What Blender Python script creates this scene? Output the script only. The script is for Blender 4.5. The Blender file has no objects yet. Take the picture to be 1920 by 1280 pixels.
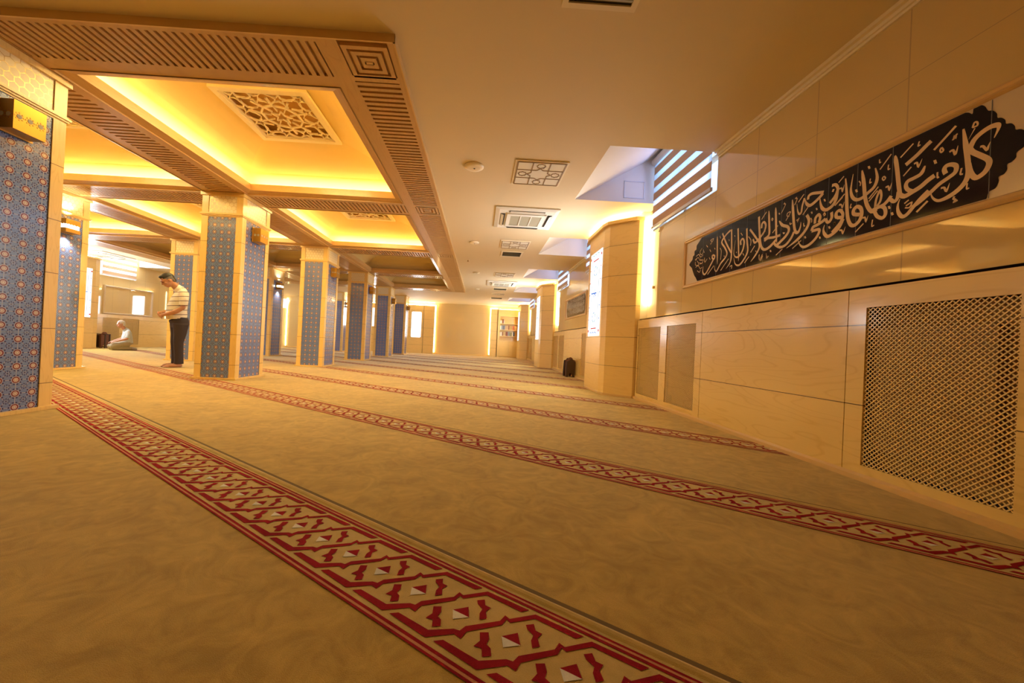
import bpy, bmesh, math, random
from mathutils import Vector, Matrix
random.seed(7)
PI = math.pi
SC = bpy.context.scene
COL = SC.collection
CE = 2.80      # plaster ceiling
BB = 2.745     # underside of the timber beams
XR = 2.37      # face of the upper right wall
XL = -12.0     # left wall
YF = 20.3      # far wall

# ------------------------------------------------------------------ shader helpers
class V:
    """a scalar shader value; arithmetic builds Math nodes"""
    def __init__(s, nt, k): s.nt, s.k = nt, k
    def _m(s, op, *a, clamp=False):
        n = s.nt.nodes.new('ShaderNodeMath'); n.operation = op; n.use_clamp = clamp
        for i, x in enumerate(a):
            if isinstance(x, V): s.nt.links.new(x.k, n.inputs[i])
            else: n.inputs[i].default_value = x
        return V(s.nt, n.outputs[0])
    def __add__(s, o): return s._m('ADD', s, o)
    __radd__ = __add__
    def __sub__(s, o): return s._m('SUBTRACT', s, o)
    def __rsub__(s, o): return s._m('SUBTRACT', o, s)
    def __mul__(s, o): return s._m('MULTIPLY', s, o)
    __rmul__ = __mul__
    def __truediv__(s, o): return s._m('DIVIDE', s, o)
    def lt(s, o): return s._m('LESS_THAN', s, o)
    def gt(s, o): return s._m('GREATER_THAN', s, o)
    def abs(s): return s._m('ABSOLUTE', s)
    def fract(s): return s._m('FRACT', s)
    def floor(s): return s._m('FLOOR', s)
    def sin(s): return s._m('SINE', s)
    def cos(s): return s._m('COSINE', s)
    def sqrt(s): return s._m('SQRT', s)
    def mod(s, o): return s._m('FLOORED_MODULO', s, o)
    def mx(s, o): return s._m('MAXIMUM', s, o)
    def mn(s, o): return s._m('MINIMUM', s, o)
    def atan2(s, o): return s._m('ARCTAN2', s, o)
    def clamp(s): return s._m('ADD', s, 0.0, clamp=True)
    def band(s, c, w): return (s - c).abs().lt(w)

def new_mat(name):
    m = bpy.data.materials.new(name); m.use_nodes = True
    nt = m.node_tree
    b = nt.nodes['Principled BSDF']
    return m, nt, b

def rgb(c): return (c[0], c[1], c[2], 1.0)

def mat(name, col, rough=.5, metal=0.0, coat=0.0, emit=None, es=0.0, spec=None, sheen=0.0):
    m, nt, b = new_mat(name)
    b.inputs['Base Color'].default_value = rgb(col)
    b.inputs['Roughness'].default_value = rough
    b.inputs['Metallic'].default_value = metal
    b.inputs['Coat Weight'].default_value = coat
    b.inputs['Coat Roughness'].default_value = .06
    if spec is not None: b.inputs['Specular IOR Level'].default_value = spec
    if sheen: b.inputs['Sheen Weight'].default_value = sheen
    if emit:
        b.inputs['Emission Color'].default_value = rgb(emit)
        b.inputs['Emission Strength'].default_value = es
    return m

def coords(nt, kind='Object'):
    t = nt.nodes.new('ShaderNodeTexCoord')
    s = nt.nodes.new('ShaderNodeSeparateXYZ'); nt.links.new(t.outputs[kind], s.inputs[0])
    return t.outputs[kind], V(nt, s.outputs[0]), V(nt, s.outputs[1]), V(nt, s.outputs[2])

def world_xyz(nt):
    g = nt.nodes.new('ShaderNodeNewGeometry')
    s = nt.nodes.new('ShaderNodeSeparateXYZ'); nt.links.new(g.outputs['Position'], s.inputs[0])
    return g.outputs['Position'], V(nt, s.outputs[0]), V(nt, s.outputs[1]), V(nt, s.outputs[2])

def normal_abs(nt):
    g = nt.nodes.new('ShaderNodeNewGeometry')
    s = nt.nodes.new('ShaderNodeSeparateXYZ'); nt.links.new(g.outputs['Normal'], s.inputs[0])
    return V(nt, s.outputs[0]).abs(), V(nt, s.outputs[1]).abs(), V(nt, s.outputs[2]).abs()

def comb(nt, x, y, z):
    c = nt.nodes.new('ShaderNodeCombineXYZ')
    for i, a in enumerate((x, y, z)):
        if isinstance(a, V): nt.links.new(a.k, c.inputs[i])
        else: c.inputs[i].default_value = a
    return c.outputs[0]

def noise(nt, vec, scale=5.0, detail=3.0, rough=.5, dist=0.0):
    n = nt.nodes.new('ShaderNodeTexNoise')
    if vec is not None: nt.links.new(vec, n.inputs['Vector'])
    n.inputs['Scale'].default_value = scale; n.inputs['Detail'].default_value = detail
    n.inputs['Roughness'].default_value = rough; n.inputs['Distortion'].default_value = dist
    return V(nt, n.outputs['Fac'])

def mixc(nt, fac, a, b):
    n = nt.nodes.new('ShaderNodeMix'); n.data_type = 'RGBA'
    if isinstance(fac, V): nt.links.new(fac.k, n.inputs[0])
    else: n.inputs[0].default_value = fac
    for i, c in ((6, a), (7, b)):
        if isinstance(c, (tuple, list)): n.inputs[i].default_value = rgb(c)
        else: nt.links.new(c, n.inputs[i])
    return n.outputs[2]

def bump(nt, b, h, strength=.3, dist=.01):
    n = nt.nodes.new('ShaderNodeBump')
    n.inputs['Strength'].default_value = strength; n.inputs['Distance'].default_value = dist
    nt.links.new(h.k, n.inputs['Height']); nt.links.new(n.outputs[0], b.inputs['Normal'])

def wood_mat(name, light, dark, rough=.35, coat=.3, along='x', seams=None, contour=.5, fine=.35):
    """veneer: stretched noise, its contour lines give cathedral figures; seams = (z values, y pitch) as dark joints"""
    m, nt, b = new_mat(name)
    _, x, y, z = coords(nt, 'Object')
    if along == 'x':   vec = comb(nt, x * .55, y * .55, z * 3.2)
    elif along == 'z': vec = comb(nt, x * 6.0, y * 6.0, z * .8)
    else:              vec = comb(nt, x * 6.0, y * .8, z * 6.0)
    big = noise(nt, vec, 1.3, 2.0, .45, .35)
    ring = (big * 13.0).fract()
    line = (ring - .5).abs() * 2.0                        # 1 at joints of the contour bands
    line = ((line - .72) * 3.6).clamp()
    if along == 'x':   v2 = comb(nt, x * 3.0, y * 3.0, z * 60.0)
    elif along == 'z': v2 = comb(nt, x * 60.0, y * 60.0, z * 3.0)
    else:              v2 = comb(nt, x * 60.0, y * 3.0, z * 60.0)
    gr = noise(nt, v2, 2.0, 3.0, .6)
    f = (line * contour + (gr - .35) * fine + (big - .5) * .35).clamp()
    c = mixc(nt, f, light, dark)
    if seams:
        zs, col = seams
        g = None
        for q in zs:
            t = z.band(q, .0028); g = t if g is None else g.mx(t)
        c = mixc(nt, g, c, col)
    nt.links.new(c, b.inputs['Base Color'])
    b.inputs['Roughness'].default_value = rough
    b.inputs['Coat Weight'].default_value = coat; b.inputs['Coat Roughness'].default_value = .12
    return m

# ------------------------------------------------------------------ materials
MAPLE_L, MAPLE_D = (.81, .57, .205), (.62, .38, .10)
M = {}
M['maple'] = wood_mat('maple_veneer', MAPLE_L, MAPLE_D, .3, .45, 'x', None, .22, .22)
M['maple_pier'] = wood_mat('maple_pier', MAPLE_L, MAPLE_D, .38, .25, 'x', ((.46, .91, 1.385, 1.86, 2.33), (.16, .08, .03)), .2, .25)
M['maple_panel'] = wood_mat('maple_wall_panel', (.82, .59, .215), MAPLE_D, .25, .6, 'x', ((.45, .94), (.10, .05, .02)), .32, .28)
M['maple_column'] = wood_mat('maple_column', MAPLE_L, MAPLE_D, .36, .3, 'z', ((.22, .67, 1.13, 1.57, 2.02), (.22, .11, .04)), .35)
M['maple_pale'] = wood_mat('pale_maple', (.86, .64, .26), (.70, .46, .16), .35, .3, 'x')
M['beam'] = wood_mat('beam_wood', (.60, .37, .14), (.42, .22, .07), .42, .15, 'y', None, .25)
M['beam_x'] = wood_mat('cross_beam_wood', (.60, .37, .14), (.42, .22, .07), .42, .15, 'x', None, .25)
M['recess'] = mat('slat_backing', (.48, .27, .085), .6)
M['radiator'] = mat('radiator_brown', (.40, .24, .10), .5)
M['fret_back'] = mat('fretwork_backing', (.62, .36, .10), .6)
M['dome'] = mat('dome_paint', (.78, .60, .245), .55)
M['plaster'] = mat('ceiling_plaster', (.75, .635, .43), .7)
M['well'] = mat('light_well_plaster', (.80, .77, .74), .7)
M['white'] = mat('white_plastic', (.82, .80, .72), .4)
M['offwhite'] = mat('cream_paint', (.86, .76, .56), .45)
M['grey'] = mat('grey_filter', (.42, .39, .28), .6)
M['black'] = mat('black_slot', (.015, .013, .012), .5)
M['dark_gap'] = mat('dark_gap', (.035, .012, .010), .6)
M['brownline'] = mat('brown_fretwork', (.30, .18, .07), .45)
M['led'] = mat('led_strip', (1, .8, .5), .5, emit=(1.0, .83, .45), es=29.0)
M['led_cornice'] = mat('cornice_led_strip', (1, .8, .5), .5, emit=(1.0, .84, .50), es=42.0)
M['led_wall'] = mat('wall_led_strip', (1, .8, .5), .5, emit=(1.0, .80, .42), es=18.0)
M['gold'] = mat('gold_metal', (.50, .28, .045), .3, metal=.8)
M['gold_dark'] = mat('aged_brass', (.42, .24, .06), .4, metal=.6)
M['cream_tile'] = None
M['frame_gold'] = mat('moulding_wood', (.70, .46, .19), .3, coat=.5)
M['ground'] = mat('cream_glazed_ground', (.74, .62, .45), .18, coat=.4)
M['ink'] = mat('navy_glaze', (.008, .007, .020), .08, spec=.28)
M['letter'] = mat('cream_lettering', (.80, .60, .36), .35)
M['letter_pale'] = mat('pale_lettering', (.78, .76, .70), .4)
M['brown_field'] = mat('brown_glaze', (.08, .035, .022), .1, spec=.3)
M['silver'] = mat('blind_rail', (.62, .62, .66), .35, metal=.4)
M['blind'] = mat('blind_band', (.55, .36, .20), .8)
M['sky_pane'] = mat('window_daylight', (.8, .9, 1), .3, emit=(.34, .55, 1.0), es=.85)
M['iron'] = mat('dark_walnut', (.055, .025, .015), .35, coat=.3)
M['walnut'] = mat('red_walnut', (.20, .07, .03), .4, coat=.2)
M['brass_foot'] = mat('pale_wood_feet', (.55, .36, .18), .45)

def tile_upper():
    m, nt, b = new_mat('glossy_cream_cladding')
    _, x, y, z = world_xyz(nt)
    t = ((y - 2.02) / .57).fract()
    g = t.lt(.006).mx(t.gt(.994)).mx(z.band(2.345, .0022))
    n = noise(nt, comb(nt, x, y, z), 1.2, 2.0)
    c = mixc(nt, n, (.66, .49, .215), (.72, .54, .25))
    c = mixc(nt, g, c, (.50, .37, .20))
    nt.links.new(c, b.inputs['Base Color'])
    b.inputs['Roughness'].default_value = .03
    b.inputs['Coat Weight'].default_value = .5; b.inputs['Coat Roughness'].default_value = .03
    return m
M['cream_tile'] = tile_upper()

def tile_blue():
    m, nt, b = new_mat('blue_rosette_tile')
    _, x, y, z = coords(nt, 'Object')
    nx, ny, nz = normal_abs(nt)
    side = nx.gt(.5)
    u = x * (1.0 - side) + y * side
    P = .1055
    a = (u / P + 50.5).fract() - .5
    c_ = (z / P).fract() - .5
    r = (a * a + c_ * c_).sqrt()
    th = c_.atan2(a)
    # distance to the corner of the repeat
    a2 = .5 - a.abs(); c2 = .5 - c_.abs()
    r2 = (a2 * a2 + c2 * c2).sqrt(); th2 = c2.atan2(a2)
    n = noise(nt, comb(nt, u * .5, z * .9, 0.0), 2.2, 2.0)
    n2 = noise(nt, comb(nt, u, z, 0.0), 160.0, 2.0)
    base = mixc(nt, n, (.065, .14, .48), (.18, .265, .52))
    base = mixc(nt, (n2 - .45) * 1.2, base, (.46, .50, .66))
    petal = ((th * 10.0).cos()).gt(-.1)
    spots = r.band(.335, .045) * petal
    spots = spots.mx(r2.band(.17, .05) * ((th2 * 8.0).cos()).gt(.1)).mx(r2.lt(.05))
    web = r.band(.245, .010).mx((a.abs() - c_.abs()).abs().lt(.013) * r.gt(.25)).mx(a.abs().mn(c_.abs()).lt(.010) * r.gt(.25))
    c = mixc(nt, web, base, (.55, .50, .50))
    c = mixc(nt, spots, c, (.028, .022, .11))
    ring = r.band(.19, .042)
    c = mixc(nt, ring, c, (.15, .022, .05))
    c = mixc(nt, r.lt(.15), c, (.58, .50, .46))
    c = mixc(nt, r.band(.085, .018), c, (.30, .20, .24))
    gx = (u / (P * 2) + 50.25).fract(); gz = (z / (P * 2)).fract()
    c = mixc(nt, gz.lt(.009), c, (.30, .32, .38))
    nt.links.new(c, b.inputs['Base Color'])
    b.inputs['Roughness'].default_value = .22
    b.inputs['Coat Weight'].default_value = .5; b.inputs['Coat Roughness'].default_value = .08
    bump(nt, b, ring + spots, .25, .003)
    return m
M['tile'] = tile_blue()

def hex_mat():
    m, nt, b = new_mat('honeycomb_panel')
    _, x, y, z = coords(nt, 'Object')
    nx, ny, nz = normal_abs(nt)
    side = nx.gt(.5)
    u = x * (1.0 - side) + y * side
    S = .062
    px, pz = u / S + 40.0, z / S
    def cell(ax, az):
        ha = ax.mod(1.0) - .5; hb = az.mod(1.7320508) - .8660254
        return ha, hb
    a1, b1 = cell(px, pz); a2, b2 = cell(px + .5, pz + .8660254)
    d1 = a1 * a1 + b1 * b1; d2 = a2 * a2 + b2 * b2
    s = d1.lt(d2)
    a = (a1 * s + a2 * (1.0 - s)).abs(); c_ = (b1 * s + b2 * (1.0 - s)).abs()
    h = a.mx(a * .5 + c_ * .8660254)
    line = h.gt(.462)
    c = mixc(nt, line, (.80, .69, .46), (.52, .36, .14))
    nt.links.new(c, b.inputs['Base Color'])
    b.inputs['Roughness'].default_value = .3
    mm = line * .7
    nt.links.new(mm.k, b.inputs['Metallic'])
    bump(nt, b, line, .4, .004)
    return m
M['hex'] = hex_mat()

def carpet(name, c1, c2, sheen=.3):
    m, nt, b = new_mat(name)
    pos, x, y, z = world_xyz(nt)
    n1 = noise(nt, comb(nt, x, y * 1.4, 0.0), 1.6, 4.0, .62, 1.6)
    n2 = noise(nt, comb(nt, x, y, 0.0), 7.0, 4.0, .6, 2.2)
    n3 = noise(nt, comb(nt, x, y, 0.0), 420.0, 2.0, .7)
    f = ((n1 - .5) * 1.3 + (n2 - .5) * 1.9 + (n3 - .5) * 1.6 + .45).clamp()
    nt.links.new(mixc(nt, f, c1, c2), b.inputs['Base Color'])
    b.inputs['Roughness'].default_value = .95
    b.inputs['Specular IOR Level'].default_value = .1
    b.inputs['Sheen Weight'].default_value = sheen
    bump(nt, b, n3 + n2 * .6, .5, .004)
    return m
M['carpet'] = carpet('tan_carpet', (.40, .26, .048), (.64, .44, .105))
M['carpet_band'] = carpet('pale_carpet_band', (.54, .385, .12), (.66, .48, .18))
M['carpet_red'] = carpet('crimson_pile', (.26, .006, .016), (.38, .016, .03), .0)
M['carpet_pink'] = carpet('rose_pile', (.56, .24, .12), (.66, .32, .18), .1)
M['carpet_white'] = carpet('white_pile', (.72, .70, .64), (.86, .84, .80), .1)
M['carpet_shade'] = mat('seam_shadow_pile', (.17, .11, .04), .95)

def stained():
    m, nt, b = new_mat('backlit_stained_glass')
    _, x, y, z = coords(nt, 'Object')
    e = nt.nodes.new('ShaderNodeEmission')
    n = noise(nt, comb(nt, x, y * 2, z * 2), 9.0, 1.0)
    c = mixc(nt, n, (.82, .90, 1.0), (1.0, .97, .92))
    e.inputs['Strength'].default_value = .85
    nt.links.new(c, e.inputs['Color'])
    nt.links.new(e.outputs[0], nt.nodes['Material Output'].inputs['Surface'])
    return m
M['glass_white'] = stained()
def glow(name, c, s):
    m = bpy.data.materials.new(name); m.use_nodes = True; nt = m.node_tree
    e = nt.nodes.new('ShaderNodeEmission'); e.inputs['Color'].default_value = rgb(c); e.inputs['Strength'].default_value = s
    nt.links.new(e.outputs[0], nt.nodes['Material Output'].inputs['Surface'])
    return m
M['glass_red'] = glow('red_glass', (.9, .10, .06), .4)
M['glass_blue'] = glow('blue_glass', (.12, .28, .85), .4)
M['glass_teal'] = glow('green_glass', (.25, .65, .45), .4)
M['lead'] = mat('lead_came', (.18, .20, .24), .5)
M['sconce_glow'] = glow('lamp_glass', (1.0, .93, .70), 5.0)

def sheer():
    m = bpy.data.materials.new('sheer_blind_band'); m.use_nodes = True; nt = m.node_tree
    t = nt.nodes.new('ShaderNodeBsdfTransparent'); l = nt.nodes.new('ShaderNodeBsdfTranslucent')
    l.inputs['Color'].default_value = rgb((.92, .95, 1.0)); t.inputs['Color'].default_value = rgb((.9, .95, 1.0))
    mx = nt.nodes.new('ShaderNodeMixShader'); mx.inputs[0].default_value = .6
    nt.links.new(t.outputs[0], mx.inputs[1]); nt.links.new(l.outputs[0], mx.inputs[2])
    nt.links.new(mx.outputs[0], nt.nodes['Material Output'].inputs['Surface'])
    return m
M['sheer'] = sheer()

# ------------------------------------------------------------------ mesh helpers
class MB:
    def __init__(s): s.v, s.f, s.m = [], [], []
    def add(s, pts, faces, m=0):
        o = len(s.v); s.v += [tuple(p) for p in pts]
        for f in faces: s.f.append(tuple(i + o for i in f)); s.m.append(m)
    def box(s, x0, x1, y0, y1, z0, z1, m=0):
        s.add([(x0,y0,z0),(x1,y0,z0),(x1,y1,z0),(x0,y1,z0),(x0,y0,z1),(x1,y0,z1),(x1,y1,z1),(x0,y1,z1)],
              [(0,3,2,1),(4,5,6,7),(0,1,5,4),(1,2,6,5),(2,3,7,6),(3,0,4,7)], m)
        return s
    def poly(s, pts, m=0): s.add(pts, [tuple(range(len(pts)))], m); return s
    def extrude(s, pts, d, m=0):
        n = len(pts); d = Vector(d)
        q = [tuple(Vector(p) + d) for p in pts]
        s.add(list(pts) + q, [tuple(range(n))[::-1], tuple(range(n, 2*n))] + [(i, (i+1) % n, n+(i+1) % n, n+i) for i in range(n)], m)
        return s
    def strip(s, rings, m=0, close=False, caps=False):
        """skin a list of equally long point rings"""
        n = len(rings[0]); o = len(s.v)
        for r in rings: s.v += [tuple(p) for p in r]
        for k in range(len(rings) - 1):
            for i in range(n if close else n - 1):
                j = (i + 1) % n
                s.f.append((o+k*n+i, o+k*n+j, o+(k+1)*n+j, o+(k+1)*n+i)); s.m.append(m)
        if caps:
            s.f.append(tuple(o+i for i in range(n))[::-1]); s.m.append(m)
            e = o + (len(rings)-1)*n
            s.f.append(tuple(e+i for i in range(n))); s.m.append(m)
        return s
    def cyl(s, c, r, h, seg=20, m=0, axis='z', r2=None):
        r2 = r if r2 is None else r2
        def ring(rr, t):
            out = []
            for i in range(seg):
                a = 2*PI*i/seg; p, q = rr*math.cos(a), rr*math.sin(a)
                out.append((c[0]+p, c[1]+q, c[2]+t) if axis == 'z' else ((c[0]+t, c[1]+p, c[2]+q) if axis == 'x' else (c[0]+q, c[1]+t, c[2]+p)))
            return out
        return s.strip([ring(r, 0), ring(r2, h)], m, True, True)
    def lathe(s, c, prof, seg=24, m=0):
        return s.strip([[(c[0]+r*math.cos(2*PI*i/seg), c[1]+r*math.sin(2*PI*i/seg), c[2]+z) for i in range(seg)] for r, z in prof], m, True, True)
    def tube(s, pts, r, seg=8, m=0):
        rings = []
        for k, p in enumerate(pts):
            a = Vector(pts[max(k-1, 0)]); b = Vector(pts[min(k+1, len(pts)-1)]); d = (b - a).normalized()
            u = d.cross(Vector((0, 0, 1)))
            if u.length < .1: u = d.cross(Vector((0, 1, 0)))
            u.normalize(); w = d.cross(u)
            rr = r[k] if isinstance(r, (list, tuple)) else r
            rings.append([tuple(Vector(p) + u*rr*math.cos(2*PI*i/seg) + w*rr*math.sin(2*PI*i/seg)) for i in range(seg)])
        return s.strip(rings, m, True, True)
    def bar2(s, a, b, w, fn, t0, t1, m=0):
        """flat bar of width w between 2-D points a, b; fn(u, v, t) lifts to 3-D"""
        dx, dy = b[0]-a[0], b[1]-a[1]; l = math.hypot(dx, dy)
        if l < 1e-6: return s
        nx, ny = -dy/l*w/2, dx/l*w/2
        q = [(a[0]+nx, a[1]+ny), (a[0]-nx, a[1]-ny), (b[0]-nx, b[1]-ny), (b[0]+nx, b[1]+ny)]
        p = [fn(u, v, t0) for u, v in q] + [fn(u, v, t1) for u, v in q]
        s.add(p, [(0,1,2,3),(7,6,5,4),(0,4,5,1),(1,5,6,2),(2,6,7,3),(3,7,4,0)], m)
        return s
    def build(s, name, mats, parent=None, smooth=False):
        off = Vector((0, 0, 0)); q = parent
        while q is not None: off += q.location; q = q.parent
        me = bpy.data.meshes.new(name)
        me.from_pydata([(x-off.x, y-off.y, z-off.z) for x, y, z in s.v], [], s.f)
        if not isinstance(mats, (list, tuple)): mats = [mats]
        for m in mats: me.materials.append(m)
        me.polygons.foreach_set('material_index', s.m)
        if smooth: me.polygons.foreach_set('use_smooth', [True]*len(s.f))
        bm = bmesh.new(); bm.from_mesh(me); bmesh.ops.recalc_face_normals(bm, faces=bm.faces); bm.to_mesh(me); bm.free()
        me.update()
        o = bpy.data.objects.new(name, me); COL.objects.link(o)
        if parent is not None: o.parent = parent
        return o

def tag(o, label=None, cat=None, group=None, kind=None):
    if label: o['label'] = label
    if cat: o['category'] = cat
    if group: o['group'] = group
    if kind: o['kind'] = kind
    return o
def thing(name, label, cat, loc, group=None):
    o = bpy.data.objects.new(name, None); COL.objects.link(o); o.location = loc; o.empty_display_size = .1
    return tag(o, label, cat, group)
def struct(name, mb, mats, label, cat='wall', parent=None):
    o = mb.build(name, mats, parent)
    if parent is None: tag(o, label, cat, None, 'structure')
    return o
KIDS = {}
def copy_tree(o, parent=None):
    c = o.copy(); COL.objects.link(c)
    if parent is not None: c.parent = parent
    for ch in [k for k in bpy.data.objects if k.parent == o and k != c]: copy_tree(ch, c)
    return c
def dup(o, loc, label, group=None):
    c = copy_tree(o); c.location = loc; c['label'] = label
    if group: c['group'] = group
    return c

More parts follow.
